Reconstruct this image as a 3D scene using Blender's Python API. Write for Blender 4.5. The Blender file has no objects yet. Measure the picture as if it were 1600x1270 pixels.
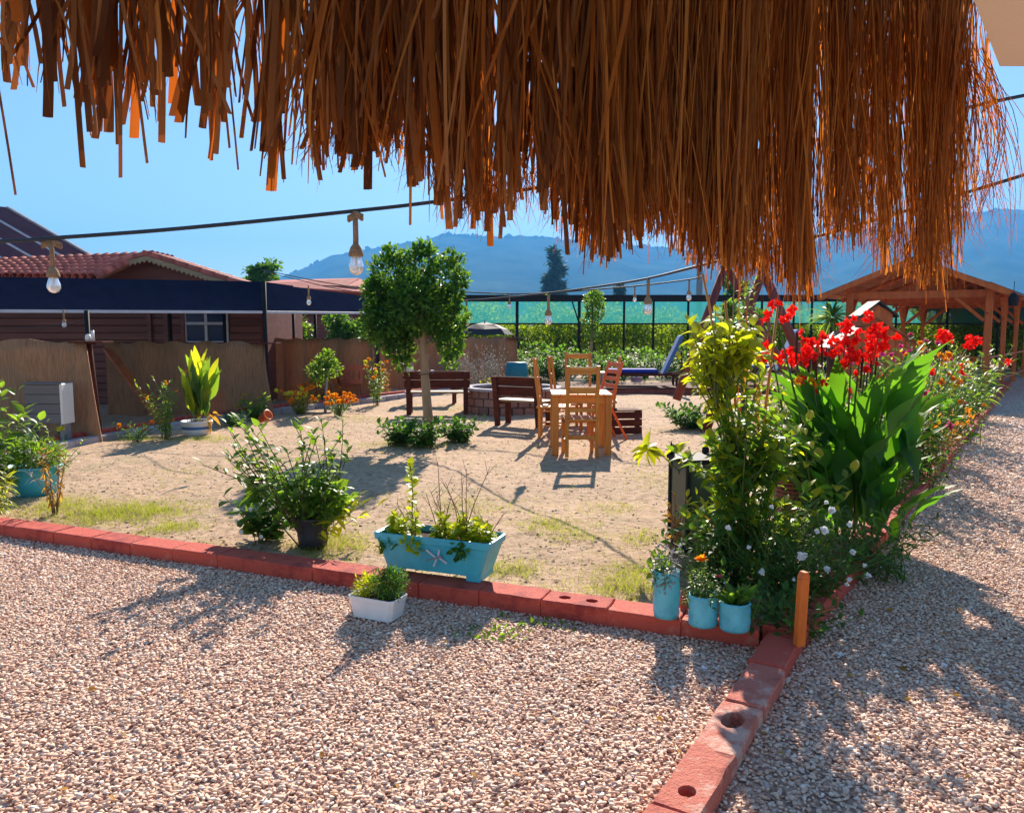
import bpy, math, random
import numpy as np
from mathutils import Vector, Matrix, noise
random.seed(7); rng = np.random.default_rng(7)
R = math.radians
SC = bpy.context.scene; COL = SC.collection
# ------------------------------------------------------------------ camera, sky, sun
F = 1200.0; CH = 1.6; PITCH = math.atan(115/F)
cam = bpy.data.cameras.new('camera'); cam.lens = 27.0; cam.sensor_width = 36; cam.clip_end = 20000; cam.clip_start = .05
co = bpy.data.objects.new('camera', cam); COL.objects.link(co)
co.location = (0, 0, CH); co.rotation_euler = (math.pi/2-PITCH, 0, 0); SC.camera = co
SUN_EL, SUN_AZ = R(31), R(8)
w = bpy.data.worlds.new("World"); SC.world = w; w.use_nodes = True
nt = w.node_tree; bg = nt.nodes['Background']
sky = nt.nodes.new('ShaderNodeTexSky'); sky.sky_type = 'NISHITA'; sky.sun_disc = False
sky.sun_elevation = SUN_EL; sky.sun_rotation = SUN_AZ; sky.air_density = 1.0; sky.dust_density = 0.1; sky.ozone_density = 2.5
hs = nt.nodes.new('ShaderNodeHueSaturation'); hs.inputs['Saturation'].default_value = 1.02; hs.inputs['Value'].default_value = 1.0
nt.links.new(sky.outputs[0], hs.inputs['Color']); nt.links.new(hs.outputs[0], bg.inputs[0]); bg.inputs[1].default_value = 0.071
sl = bpy.data.lights.new('sun', 'SUN'); sl.energy = 5.0; sl.angle = R(.5); sl.color = (1, .89, .76)
so = bpy.data.objects.new('sun', sl); COL.objects.link(so)
sdir = Vector((math.sin(SUN_AZ)*math.cos(SUN_EL), math.cos(SUN_AZ)*math.cos(SUN_EL), math.sin(SUN_EL)))
so.rotation_euler = (-sdir).to_track_quat('-Z', 'Y').to_euler(); so.location = (0, 0, 30)
SC.view_settings.view_transform = 'Standard'; SC.view_settings.look = 'None'; SC.view_settings.gamma = 1
SC.view_settings.exposure = 1.3
SC.render.engine = 'CYCLES'
SC.cycles.max_bounces = 8; SC.cycles.transparent_max_bounces = 8
# ------------------------------------------------------------------ placing helpers
cp, sp_ = math.cos(PITCH), math.sin(PITCH)
def ray(u, v):
    a = (u-800)/F; b = -(v-635)/F
    return Vector((a, cp+b*sp_, -sp_+b*cp))
def at(u, v, Y):
    d = ray(u, v); return Vector((0, 0, CH))+d*(Y/d.y)
def g(u, v, z=0.):
    d = ray(u, v); return Vector((0, 0, CH))+d*((z-CH)/d.z)
def px(n, Y): return n*Y/F
def U(a, b): return random.uniform(a, b)
# ------------------------------------------------------------------ materials
def newmat(name):
    m = bpy.data.materials.new(name); m.use_nodes = True
    return m, m.node_tree, m.node_tree.nodes['Principled BSDF']
def N(nt, t, **k):
    n = nt.nodes.new(t)
    for a, b in k.items(): setattr(n, a, b)
    return n
def coords(nt, kind='Object', scale=(1, 1, 1)):
    tc = N(nt, 'ShaderNodeTexCoord'); mp = N(nt, 'ShaderNodeMapping'); mp.inputs['Scale'].default_value = scale
    nt.links.new(tc.outputs[kind], mp.inputs[0]); return mp.outputs[0]
def noise_n(nt, vec, scale, detail=5, rough=.6):
    n = N(nt, 'ShaderNodeTexNoise'); n.inputs['Scale'].default_value = scale; n.inputs['Detail'].default_value = detail
    n.inputs['Roughness'].default_value = rough; nt.links.new(vec, n.inputs['Vector']); return n
def ramp(nt, fac, stops, interp='LINEAR'):
    r = N(nt, 'ShaderNodeValToRGB'); r.color_ramp.interpolation = interp
    while len(r.color_ramp.elements) < len(stops): r.color_ramp.elements.new(.5)
    for e, (p, c) in zip(r.color_ramp.elements, stops): e.position = p; e.color = (*c, 1)
    nt.links.new(fac, r.inputs[0]); return r.outputs[0]
def mat(name, c1, c2=None, scale=8, rough=.7, bump=.3, bscale=None, stretch=(1, 1, 1), metal=0, kind='Object', spec=.4, isl=.0):
    c2 = c2 or tuple(x*.6 for x in c1)
    m, nt, b = newmat(name); v = coords(nt, kind, stretch)
    n = noise_n(nt, v, scale); col = ramp(nt, n.outputs[0], [(.3, c2), (.7, c1)])
    if isl:
        gi = N(nt, 'ShaderNodeNewGeometry'); oi = N(nt, 'ShaderNodeObjectInfo')
        ad = N(nt, 'ShaderNodeMath', operation='ADD'); nt.links.new(gi.outputs['Random Per Island'], ad.inputs[0]); nt.links.new(oi.outputs['Random'], ad.inputs[1])
        fr = N(nt, 'ShaderNodeMath', operation='FRACT'); nt.links.new(ad.outputs[0], fr.inputs[0])
        mr = N(nt, 'ShaderNodeMapRange'); mr.inputs[3].default_value = 1-isl; mr.inputs[4].default_value = 1+isl; nt.links.new(fr.outputs[0], mr.inputs[0])
        h = N(nt, 'ShaderNodeHueSaturation'); nt.links.new(mr.outputs[0], h.inputs['Value']); nt.links.new(col, h.inputs['Color']); col = h.outputs[0]
    nt.links.new(col, b.inputs['Base Color'])
    b.inputs['Roughness'].default_value = rough; b.inputs['Metallic'].default_value = metal; b.inputs['Specular IOR Level'].default_value = spec
    if bump:
        n2 = noise_n(nt, v, bscale or scale*4, 6); bp = N(nt, 'ShaderNodeBump'); bp.inputs['Strength'].default_value = bump; bp.inputs['Distance'].default_value = .01
        nt.links.new(n2.outputs[0], bp.inputs['Height']); nt.links.new(bp.outputs[0], b.inputs['Normal'])
    return m
def leafmat(name, dark, light, trans, tmix=.45, rough=.42, var=.35, spec=.45):
    m, nt, b = newmat(name)
    gi = N(nt, 'ShaderNodeNewGeometry'); oi = N(nt, 'ShaderNodeObjectInfo')
    ad = N(nt, 'ShaderNodeMath', operation='ADD'); nt.links.new(gi.outputs['Random Per Island'], ad.inputs[0]); nt.links.new(oi.outputs['Random'], ad.inputs[1])
    fr = N(nt, 'ShaderNodeMath', operation='FRACT'); nt.links.new(ad.outputs[0], fr.inputs[0])
    col = ramp(nt, fr.outputs[0], [(.0, dark), (1., light)])
    v = coords(nt, 'Object'); n = noise_n(nt, v, 25, 3)
    h = N(nt, 'ShaderNodeHueSaturation'); mr = N(nt, 'ShaderNodeMapRange'); mr.inputs[3].default_value = .75; mr.inputs[4].default_value = 1.25
    nt.links.new(n.outputs[0], mr.inputs[0]); nt.links.new(mr.outputs[0], h.inputs['Value']); nt.links.new(col, h.inputs['Color'])
    nt.links.new(h.outputs[0], b.inputs['Base Color']); b.inputs['Roughness'].default_value = rough; b.inputs['Specular IOR Level'].default_value = spec
    t = N(nt, 'ShaderNodeBsdfTranslucent')
    tr = ramp(nt, fr.outputs[0], [(0., tuple(x*(1-var) for x in trans)), (1., tuple(min(1, x*(1+var)) for x in trans))])
    nt.links.new(tr, t.inputs[0])
    mx = N(nt, 'ShaderNodeMixShader'); mx.inputs[0].default_value = tmix
    nt.links.new(b.outputs[0], mx.inputs[1]); nt.links.new(t.outputs[0], mx.inputs[2])
    nt.links.new(mx.outputs[0], nt.nodes['Material Output'].inputs[0]); return m
M = {}
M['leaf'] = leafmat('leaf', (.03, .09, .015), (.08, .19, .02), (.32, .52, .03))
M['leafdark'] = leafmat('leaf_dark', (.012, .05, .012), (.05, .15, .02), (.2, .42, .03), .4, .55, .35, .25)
M['leafyel'] = leafmat('leaf_yellow', (.12, .2, .01), (.3, .36, .01), (.75, .8, .02), .55)
M['leafcanna'] = leafmat('leaf_canna', (.012, .06, .015), (.04, .12, .02), (.24, .62, .02), .38, .5, .35, .22)
M['leafdry'] = leafmat('leaf_dry', (.2, .1, .02), (.42, .25, .04), (.7, .38, .04), .4, .7)
M['leafsilver'] = leafmat('leaf_silver', (.2, .18, .2), (.5, .45, .48), (.5, .45, .4), .25, .7)
M['leafhedge'] = leafmat('leaf_hedge', (.025, .08, .01), (.16, .27, .01), (.48, .66, .02), .42, .6, .55, .2)
M['leafblue'] = leafmat('leaf_conifer', (.01, .04, .03), (.03, .08, .05), (.05, .12, .06), .2, .7)
M['grass'] = leafmat('grass_blade', (.09, .14, .01), (.3, .3, .04), (.6, .65, .05), .4, .7)
M['succ'] = leafmat('leaf_succulent', (.2, .32, .01), (.5, .55, .01), (.8, .85, .02), .4, .4)
M['red'] = leafmat('petal_red', (.9, .008, .005), (.98, .02, .01), (1, .02, .01), .55, .5, .1)
M['orange'] = leafmat('petal_orange', (.9, .22, .005), (1, .38, .01), (1, .42, .01), .5, .6, .1)
M['white'] = leafmat('petal_white', (.8, .8, .82), (.9, .9, .9), (.9, .9, .85), .3, .6, .05)
M['pink'] = leafmat('petal_pink', (.7, .02, .15), (.85, .08, .3), (.9, .1, .3), .35, .6, .1)
M['yellow'] = leafmat('petal_yellow', (.8, .7, .01), (.9, .85, .05), (1, .9, .05), .35, .6, .1)
M['straw'] = leafmat('straw', (.09, .024, .006), (.40, .125, .024), (.44, .10, .012), .36, .7, .6, .08)
M['strawlt'] = leafmat('straw_light', (.2, .07, .015), (.62, .25, .06), (.7, .22, .03), .42, .7, .5, .1)
M['strawdark'] = leafmat('straw_dark', (.10, .03, .012), (.42, .16, .05), (.34, .09, .02), .16, .75, .5, .1)
M['stem'] = mat('green_stem', (.12, .16, .03), (.06, .1, .02), 20, .6, .2)
M['twig'] = mat('dry_twig', (.28, .16, .09), (.16, .08, .04), 20, .8, .3)
M['bark'] = mat('pale_bark', (.42, .28, .17), (.26, .16, .09), 14, .85, .8, 40, (1, 1, .3))
M['darkbark'] = mat('dark_bark', (.09, .06, .04), (.04, .03, .02), 10, .9, .6)
M['pine'] = mat('pine_wood', (.72, .27, .035), (.46, .15, .018), 6, .5, .25, 30, (3, 3, .3))
M['pineh'] = mat('pine_board', (.76, .31, .05), (.5, .18, .025), 6, .45, .25, 30, (.4, 3, 3))
M['orangewood'] = mat('orange_paint', (.9, .16, .01), (.7, .1, .01), 8, .4, .2)
M['stake'] = mat('stake_paint', (.85, .2, .02), (.6, .12, .015), 9, .45, .5, 20, (1, 1, .4))
M['darkwood'] = mat('dark_wood', (.13, .035, .02), (.06, .018, .01), 8, .8, .4, 30, (.4, 3, 3), spec=.1)
M['seatwood'] = mat('bench_seat_wood', (.42, .28, .16), (.25, .15, .08), 8, .6, .4, 30, (.4, 3, 3))
M['swingwood'] = mat('swing_stain', (.24, .05, .035), (.12, .025, .02), 6, .5, .4, 25, (3, 3, .4))
M['pergola'] = mat('pergola_wood', (.6, .15, .025), (.36, .075, .012), 5, .55, .4, 25, (2, 2, .5))
M['pergdark'] = mat('pergola_boards', (.4, .12, .03), (.22, .06, .015), 5, .6, .4, 25)
M['cabin'] = mat('cabin_board', (.22, .07, .05), (.12, .035, .028), 3, .6, .5, 25, (.2, 1, 4), isl=.25)
M['tile'] = mat('clay_tile', (.62, .15, .1), (.36, .07, .05), 6, .7, .5, 30, isl=.3)
M['reed'] = None
M['navy'] = mat('awning_fabric', (.010, .014, .035), (.006, .009, .022), 4, .95, .1, spec=0)
M['black'] = mat('black_metal', (.02, .02, .022), (.012, .012, .014), 10, .65, .1, spec=.15)
M['wtrim'] = mat('pale_trim', (.6, .6, .66), (.45, .45, .5), 5, .5, .1)
M['wpaint'] = mat('white_paint', (.8, .8, .8), (.66, .66, .68), 6, .5, .15)
M['beige'] = mat('beige_plaster', (.85, .72, .56), (.8, .66, .5), 2, .8, .15, 60)
M['blueplastic'] = mat('turquoise_plastic', (.07, .50, .62), (.05, .34, .44), 4, .38, .12, 30)
M['tin'] = mat('turquoise_painted_tin', (.16, .62, .70), (.09, .40, .5), 9, .45, .5, 22)
M['pinkpot'] = mat('mauve_plastic', (.5, .32, .5), (.4, .25, .42), 9, .5, .2)
M['greypot'] = mat('dark_grey_plastic', (.05, .05, .06), (.03, .03, .035), 9, .5, .3)
M['soil'] = mat('potting_soil', (.07, .04, .025), (.03, .018, .012), 60, .95, 1.)
M['brick'] = mat('red_painted_block', (.60, .085, .05), (.44, .045, .03), 7, .75, .9, 45, isl=.12)
M['brick2'] = mat('worn_red_block', (.66, .21, .13), (.5, .09, .055), 13, .8, 1., 50, isl=.1)
M['firebrick'] = mat('fire_pit_brick', (.4, .2, .14), (.26, .12, .09), 8, .85, .7, 30, isl=.25)
M['mortar'] = mat('pit_mortar', (.3, .22, .2), (.2, .15, .13), 8, .9, .7)
M['chairpl'] = mat('brown_plastic', (.36, .1, .06), (.3, .08, .05), 6, .4, .1)
M['bluefab'] = mat('blue_cushion', (.01, .04, .4), (.008, .03, .3), 6, .8, .2)
M['bluefab2'] = mat('pale_blue_canvas', (.08, .17, .38), (.06, .13, .32), 6, .8, .2)
M['rope'] = mat('jute_rope', (.45, .3, .17), (.25, .15, .08), 60, .9, 1., 120)
M['grey'] = mat('grey_metal', (.3, .3, .33), (.2, .2, .22), 6, .5, .2)
M['cabinet'] = mat('grey_cabinet_board', (.2, .17, .16), (.15, .13, .12), 3, .8, .3, 20, (.3, 1, 4))
M['wicker'] = mat('wicker_cane', (.36, .13, .07), (.2, .06, .03), 30, .7, .6, 60)
M['stone'] = mat('kerb_stone', (.45, .4, .42), (.3, .26, .28), 6, .85, .7, isl=.2)
M['cup'] = mat('white_enamel', (.8, .75, .7), (.7, .66, .62), 6, .3, 0)
M['teal'] = mat('teal_plastic', (.01, .18, .25), (.01, .13, .19), 6, .45, .1)
M['cable'] = mat('dark_cable', (.035, .045, .06), (.02, .03, .04), 6, .6, .2)
for k_, (c1_, c2_, c3_) in {'brick': ((.62, .09, .05), (.36, .035, .025), (.62, .27, .18)), 'brick2': ((.62, .16, .10), (.4, .07, .045), (.74, .42, .31))}.items():
    m, nt_, b = newmat('red_painted_block' if k_ == 'brick' else 'worn_red_block'); v = coords(nt_, 'Object'); n = noise_n(nt_, v, 9, 8, .75); oi = N(nt_, 'ShaderNodeObjectInfo')
    mr = N(nt_, 'ShaderNodeMapRange'); mr.inputs[3].default_value = -.12; mr.inputs[4].default_value = .12; nt_.links.new(oi.outputs['Random'], mr.inputs[0]); ad = N(nt_, 'ShaderNodeMath', operation='ADD'); nt_.links.new(n.outputs[0], ad.inputs[0]); nt_.links.new(mr.outputs[0], ad.inputs[1])
    lo_ = .66 if k_ == 'brick' else .55
    c = ramp(nt_, ad.outputs[0], [(.3, c2_), (.48, c1_), (lo_, c1_), (lo_+.14, c3_)]); nt_.links.new(c, b.inputs['Base Color']); b.inputs['Roughness'].default_value = .8
    n2 = noise_n(nt_, v, 60, 8, .7); bp = N(nt_, 'ShaderNodeBump'); bp.inputs['Strength'].default_value = 1; bp.inputs['Distance'].default_value = .012; nt_.links.new(n2.outputs[0], bp.inputs['Height']); nt_.links.new(bp.outputs[0], b.inputs['Normal']); M[k_] = m
# window glass
m, nt_, b = newmat('window_glass'); b.inputs['Base Color'].default_value = (.015, .03, .1, 1); b.inputs['Roughness'].default_value = .15; b.inputs['Specular IOR Level'].default_value = .12; M['glass'] = m
m, nt_, b = newmat('bulb_glass'); b.inputs['Base Color'].default_value = (.95, .95, .95, 1); b.inputs['Roughness'].default_value = .12
b.inputs['Transmission Weight'].default_value = .55; b.inputs['IOR'].default_value = 1.3; M['bulb'] = m
# green shade net: woven cloth that lets some light through
m, nt_, b = newmat('shade_net'); v = coords(nt_, 'Object', (1, 1, 1)); n = noise_n(nt_, v, 1.2)
c = ramp(nt_, n.outputs[0], [(.3, (.008, .10, .12)), (.7, (.015, .17, .18))]); nt_.links.new(c, b.inputs['Base Color']); b.inputs['Roughness'].default_value = .8
t = N(nt_, 'ShaderNodeBsdfTranslucent'); t.inputs[0].default_value = (.03, .3, .3, 1); mx = N(nt_, 'ShaderNodeMixShader'); mx.inputs[0].default_value = .6
tp = N(nt_, 'ShaderNodeBsdfTransparent'); mx2 = N(nt_, 'ShaderNodeMixShader'); mx2.inputs[0].default_value = .28
nt_.links.new(b.outputs[0], mx.inputs[1]); nt_.links.new(t.outputs[0], mx.inputs[2]); nt_.links.new(mx.outputs[0], mx2.inputs[1]); nt_.links.new(tp.outputs[0], mx2.inputs[2])
nt_.links.new(mx2.outputs[0], nt_.nodes['Material Output'].inputs[0]); M['net'] = m
# reed mat
m, nt_, b = newmat('reed_mat'); v = coords(nt_, 'Object', (1, 1, .04)); n = noise_n(nt_, v, 90, 3); n1 = noise_n(nt_, coords(nt_, 'Object', (1, 1, .3)), 1.6, 4)
c = ramp(nt_, n.outputs[0], [(.25, (.2, .09, .04)), (.5, (.44, .24, .12)), (.8, (.6, .36, .19))])
h = N(nt_, 'ShaderNodeHueSaturation'); mr = N(nt_, 'ShaderNodeMapRange'); mr.inputs[3].default_value = .6; mr.inputs[4].default_value = 1.35; nt_.links.new(n1.outputs[0], mr.inputs[0])
nt_.links.new(mr.outputs[0], h.inputs['Value']); nt_.links.new(c, h.inputs['Color']); nt_.links.new(h.outputs[0], b.inputs['Base Color'])
bp = N(nt_, 'ShaderNodeBump'); bp.inputs['Strength'].default_value = .6; bp.inputs['Distance'].default_value = .01; nt_.links.new(n.outputs[0], bp.inputs['Height']); nt_.links.new(bp.outputs[0], b.inputs['Normal'])
b.inputs['Roughness'].default_value = .8
t = N(nt_, 'ShaderNodeBsdfTranslucent'); t.inputs[0].default_value = (.4, .2, .09, 1); mx = N(nt_, 'ShaderNodeMixShader'); mx.inputs[0].default_value = .25
nt_.links.new(b.outputs[0], mx.inputs[1]); nt_.links.new(t.outputs[0], mx.inputs[2]); nt_.links.new(mx.outputs[0], nt_.nodes['Material Output'].inputs[0]); M['reed'] = m
# gravel stones
m, nt_, b = newmat('gravel_stone'); gi = N(nt_, 'ShaderNodeNewGeometry')
c = ramp(nt_, gi.outputs['Random Per Island'], [(0, (.44, .21, .13)), (.1, (.63, .36, .24)), (.35, (.79, .50, .34)), (.6, (.85, .58, .41)), (.8, (.74, .53, .41)), (.92, (.88, .67, .50)), (1, (.9, .78, .66))])
n = noise_n(nt_, coords(nt_, 'Object'), 70, 4); h = N(nt_, 'ShaderNodeHueSaturation'); mr = N(nt_, 'ShaderNodeMapRange'); mr.inputs[3].default_value = .7; mr.inputs[4].default_value = 1.3
nt_.links.new(n.outputs[0], mr.inputs[0]); nt_.links.new(mr.outputs[0], h.inputs['Value']); nt_.links.new(c, h.inputs['Color']); nt_.links.new(h.outputs[0], b.inputs['Base Color']); b.inputs['Roughness'].default_value = .75
M['gravel'] = m
m, nt_, b = newmat('gravel_bed'); v = coords(nt_, 'Object'); vo = N(nt_, 'ShaderNodeTexVoronoi'); vo.inputs['Scale'].default_value = 34; nt_.links.new(v, vo.inputs['Vector'])
sx = N(nt_, 'ShaderNodeSeparateColor'); nt_.links.new(vo.outputs['Color'], sx.inputs[0])
c = ramp(nt_, sx.outputs[0], [(0, (.24, .13, .09)), (.4, (.52, .33, .24)), (.8, (.66, .46, .34)), (1, (.8, .66, .54))])
nt_.links.new(c, b.inputs['Base Color']); b.inputs['Roughness'].default_value = .85
bp = N(nt_, 'ShaderNodeBump'); bp.invert = True; bp.inputs['Strength'].default_value = 1; bp.inputs['Distance'].default_value = .015; nt_.links.new(vo.outputs['Distance'], bp.inputs['Height']); nt_.links.new(bp.outputs[0], b.inputs['Normal'])
M['gravelbed'] = m
# sandy yard
m, nt_, b = newmat('sandy_dirt'); v = coords(nt_, 'Object'); n = noise_n(nt_, v, .9, 7, .65); n2 = noise_n(nt_, v, 14, 6, .7); n3 = noise_n(nt_, v, 3.2, 6, .7)
c = ramp(nt_, n2.outputs[0], [(.3, (.26, .15, .08)), (.5, (.50, .32, .19)), (.72, (.66, .46, .3))])
gr = ramp(nt_, n3.outputs[0], [(.3, (.2, .15, .06)), (.7, (.42, .32, .16))])
ad = N(nt_, 'ShaderNodeMath', operation='ADD'); nt_.links.new(n.outputs[0], ad.inputs[0]); nt_.links.new(n3.outputs[0], ad.inputs[1])
mk = N(nt_, 'ShaderNodeMapRange'); mk.inputs[1].default_value = 1.05; mk.inputs[2].default_value = 1.25; mk.inputs[4].default_value = .7; nt_.links.new(ad.outputs[0], mk.inputs[0])
mc = N(nt_, 'ShaderNodeMix'); mc.data_type = 'RGBA'; nt_.links.new(mk.outputs[0], mc.inputs[0]); nt_.links.new(c, mc.inputs[6]); nt_.links.new(gr, mc.inputs[7])
nt_.links.new(mc.outputs[2], b.inputs['Base Color']); b.inputs['Roughness'].default_value = .95
bp = N(nt_, 'ShaderNodeBump'); bp.inputs['Strength'].default_value = .9; bp.inputs['Distance'].default_value = .03; nt_.links.new(n2.outputs[0], bp.inputs['Height']); nt_.links.new(bp.outputs[0], b.inputs['Normal'])
M['dirt'] = m
M['field'] = mat('field_ground', (.2, .17, .08), (.1, .1, .04), 1.5, .95, .5)
M['hill'] = mat('hill_scrub', (.10, .13, .07), (.015, .035, .025), .005, 1, 1., .03, spec=0)
M['solar'] = mat('solar_glass', (.14, .04, .05), (.09, .025, .035), 2, .5, .05)
M['umbrella'] = mat('umbrella_cloth', (.035, .03, .035), (.02, .02, .022), 3, .7, .2)
# ------------------------------------------------------------------ mesh helpers
def link(name, me, m, parent=None, loc=None, smooth=False):
    if m is not None:
        me.materials.clear(); me.materials.append(m)
    if smooth and len(me.polygons): me.polygons.foreach_set('use_smooth', np.ones(len(me.polygons), bool))
    o = bpy.data.objects.new(name, me); COL.objects.link(o)
    if parent is not None: o.parent = parent
    if loc is not None: o.location = loc
    return o
def np_mesh(name, V, Fc):                    # Fc: (n,k) all same k
    me = bpy.data.meshes.new(name); n, k = Fc.shape
    me.vertices.add(len(V)); me.vertices.foreach_set('co', np.asarray(V, np.float32).ravel())
    me.loops.add(n*k); me.loops.foreach_set('vertex_index', np.asarray(Fc, np.int32).ravel())
    me.polygons.add(n); me.polygons.foreach_set('loop_start', np.arange(0, n*k, k, dtype=np.int32))
    me.update(calc_edges=True); me.validate(); return me
def tag(o, label=None, cat=None, group=None, kind=None):
    if label: o['label'] = label
    if cat: o['category'] = cat
    if group: o['group'] = group
    if kind: o['kind'] = kind
    return o
def T(name, label, cat, loc=(0, 0, 0), rz=0, group=None):
    o = bpy.data.objects.new(name, None); COL.objects.link(o); o.empty_display_size = .1
    o.location = loc; o.rotation_euler = (0, 0, rz); return tag(o, label, cat, group)
def frame(d):                                # rotation with local Z along d
    return Vector(d).to_track_quat('Z', 'Y').to_matrix()
class MB:
    def __init__(s): s.v = []; s.f = []
    def add(s, vs, fs):
        n = len(s.v); s.v += [tuple(x) for x in vs]; s.f += [tuple(i+n for i in f) for f in fs]; return s
    def box(s, c, size, rot=None, ch=None):
        a, b_, h = [x/2 for x in size]
        if ch is None: ch = min(a, b_, h)*.18
        vs = []; idx = {}
        for sx in (-1, 1):
            for sy in (-1, 1):
                for sz in (-1, 1):
                    for ax in range(3):
                        p = [sx*(a-ch), sy*(b_-ch), sz*(h-ch)]; p[ax] = (sx*a, sy*b_, sz*h)[ax]
                        idx[(sx, sy, sz, ax)] = len(vs); vs.append(Vector(p))
        fs = []
        for ax in range(3):
            o1, o2 = [(1, 2), (2, 0), (0, 1)][ax]
            for sg in (-1, 1):
                q = []
                for (p1, p2) in ((-1, -1), (1, -1), (1, 1), (-1, 1)):
                    k = [0, 0, 0]; k[ax] = sg; k[o1] = p1; k[o2] = p2; q.append(idx[(*k, ax)])
                fs.append(q if sg > 0 else q[::-1])
        for ax in range(3):
            o1, o2 = [(1, 2), (2, 0), (0, 1)][ax]
            for s1 in (-1, 1):
                for s2 in (-1, 1):
                    def K(t_): k = [0, 0, 0]; k[ax] = t_; k[o1] = s1; k[o2] = s2; return tuple(k)
                    q = [idx[(*K(-1), o1)], idx[(*K(1), o1)], idx[(*K(1), o2)], idx[(*K(-1), o2)]]
                    fs.append(q if s1*s2 < 0 else q[::-1])
        for sx in (-1, 1):
            for sy in (-1, 1):
                for sz in (-1, 1):
                    q = [idx[(sx, sy, sz, 0)], idx[(sx, sy, sz, 1)], idx[(sx, sy, sz, 2)]]
                    fs.append(q if sx*sy*sz > 0 else q[::-1])
        Mx = rot or Matrix.Identity(3); c = Vector(c)
        return s.add([Mx@p+c for p in vs], fs)
    def bar(s, a, b_, w_, t_, up=(0, 0, 1)):    # board from a to b
        a = Vector(a); b_ = Vector(b_); d = b_-a; L = d.length; z = d.normalized()
        x = Vector(up).cross(z)
        if x.length < 1e-4: x = Vector((1, 0, 0))
        x.normalize(); y = z.cross(x); Mx = Matrix((x, y, z)).transposed()
        return s.box((a+b_)/2, (w_, t_, L), Mx)
    def tube(s, pts, r, seg=8, cap=True):
        pts = [Vector(p) for p in pts]; n = len(pts); rs = r if isinstance(r, (list, tuple)) else [r]*n
        vs = []; fs = []; prev = None
        for i, p in enumerate(pts):
            d = (pts[min(i+1, n-1)]-pts[max(i-1, 0)]).normalized()
            x = Vector((1, 0, 0)) if abs(d.x) < .9 else Vector((0, 1, 0))
            if prev is not None: x = prev
            x = (x-d*x.dot(d)).normalized(); prev = x; y = d.cross(x)
            for k in range(seg):
                a = 2*math.pi*k/seg; vs.append(p+(x*math.cos(a)+y*math.sin(a))*rs[i])
        for i in range(n-1):
            for k in range(seg):
                k2 = (k+1) % seg; fs.append((i*seg+k, i*seg+k2, (i+1)*seg+k2, (i+1)*seg+k))
        if cap: fs.append(tuple(range(seg))[::-1]); fs.append(tuple((n-1)*seg+k for k in range(seg)))
        return s.add(vs, fs)
    def lathe(s, prof, seg=24, c=(0, 0, 0), wob=0):
        vs = []; fs = []; n = len(prof); c = Vector(c)
        for i, (r, z) in enumerate(prof):
            for k in range(seg):
                a = 2*math.pi*k/seg; rr = r*(1+wob*noise.noise((math.cos(a)*2, math.sin(a)*2, z*14+i*.1)))
                vs.append(c+Vector((rr*math.cos(a), rr*math.sin(a), z)))
        for i in range(n-1):
            for k in range(seg):
                k2 = (k+1) % seg; fs.append((i*seg+k, i*seg+k2, (i+1)*seg+k2, (i+1)*seg+k))
        return s.add(vs, fs)
    def disc(s, r, z, seg=20, c=(0, 0, 0)):
        c = Vector(c); return s.add([c+Vector((r*math.cos(2*math.pi*k/seg), r*math.sin(2*math.pi*k/seg), z)) for k in range(seg)], [tuple(range(seg))])
    def poly_prism(s, pts, d):                 # planar polygon extruded by vector d
        n = len(pts); pts = [Vector(p) for p in pts]; d = Vector(d)
        return s.add(pts+[p+d for p in pts], [tuple(range(n))[::-1], tuple(range(n, 2*n))]+[(i, (i+1) % n, n+(i+1) % n, n+i) for i in range(n)])
    def build(s, name, m, parent=None, smooth=False, loc=None):
        me = bpy.data.meshes.new(name); me.from_pydata(s.v, [], s.f); me.validate(); me.update()
        return link(name, me, m, parent, loc, smooth)
# ---- leaves
def leafgeo(segs, wid, fold=.25, curl=.4, tip=1., base=.15, wave=0):
    vs = []; fs = []
    for i in range(segs+1):
        t = i/segs; wv = wid/2*(math.sin(math.pi*min(1, (base+(1-base)*t))**tip))
        if i == segs: wv = wid*.02
        if i == 0: wv = wid*.07
        y = t*(1-.15*curl*t); z = -curl*.5*t*t; up = wv*fold
        wz = wave*math.sin(t*9)*wv
        vs += [(-wv, y, z+up+wz), (0, y, z), (wv, y, z+up-wz)]
    for i in range(segs):
        a = i*3; fs += [(a, a+1, a+4, a+3), (a+1, a+2, a+5, a+4)]
    return np.array(vs), np.array(fs)
LG = {'oval': leafgeo(4, .5, .3, .5, .9), 'narrow': leafgeo(4, .26, .3, .7), 'canna': leafgeo(8, .25, .35, .7, .8, .1, .5), 'strap': leafgeo(6, .09, .3, .9),
      'low': leafgeo(2, .5, .3, .4), 'lown': leafgeo(2, .28, .3, .4), 'petal': leafgeo(3, .6, .3, .5), 'round': leafgeo(3, .8, .2, .3), 'canna2': leafgeo(6, .26, .4, .3, .9, .1, .2), 'spike': leafgeo(2, .07, .3, .25, .7, .45)}
def rots(dirs, roll, upn=None):
    d = dirs/np.linalg.norm(dirs, axis=1, keepdims=True); n = len(d)
    up = np.tile([0, 0, 1.], (n, 1)) if upn is None else upn
    x = np.cross(d, up); l = np.linalg.norm(x, axis=1, keepdims=True); x = np.where(l < 1e-3, [[1., 0, 0]], x/np.maximum(l, 1e-6)); z = np.cross(x, d)
    c, s = np.cos(roll)[:, None], np.sin(roll)[:, None]
    x2 = x*c+z*s; z2 = -x*s+z*c
    return np.stack([x2, d, z2], axis=2)
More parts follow.
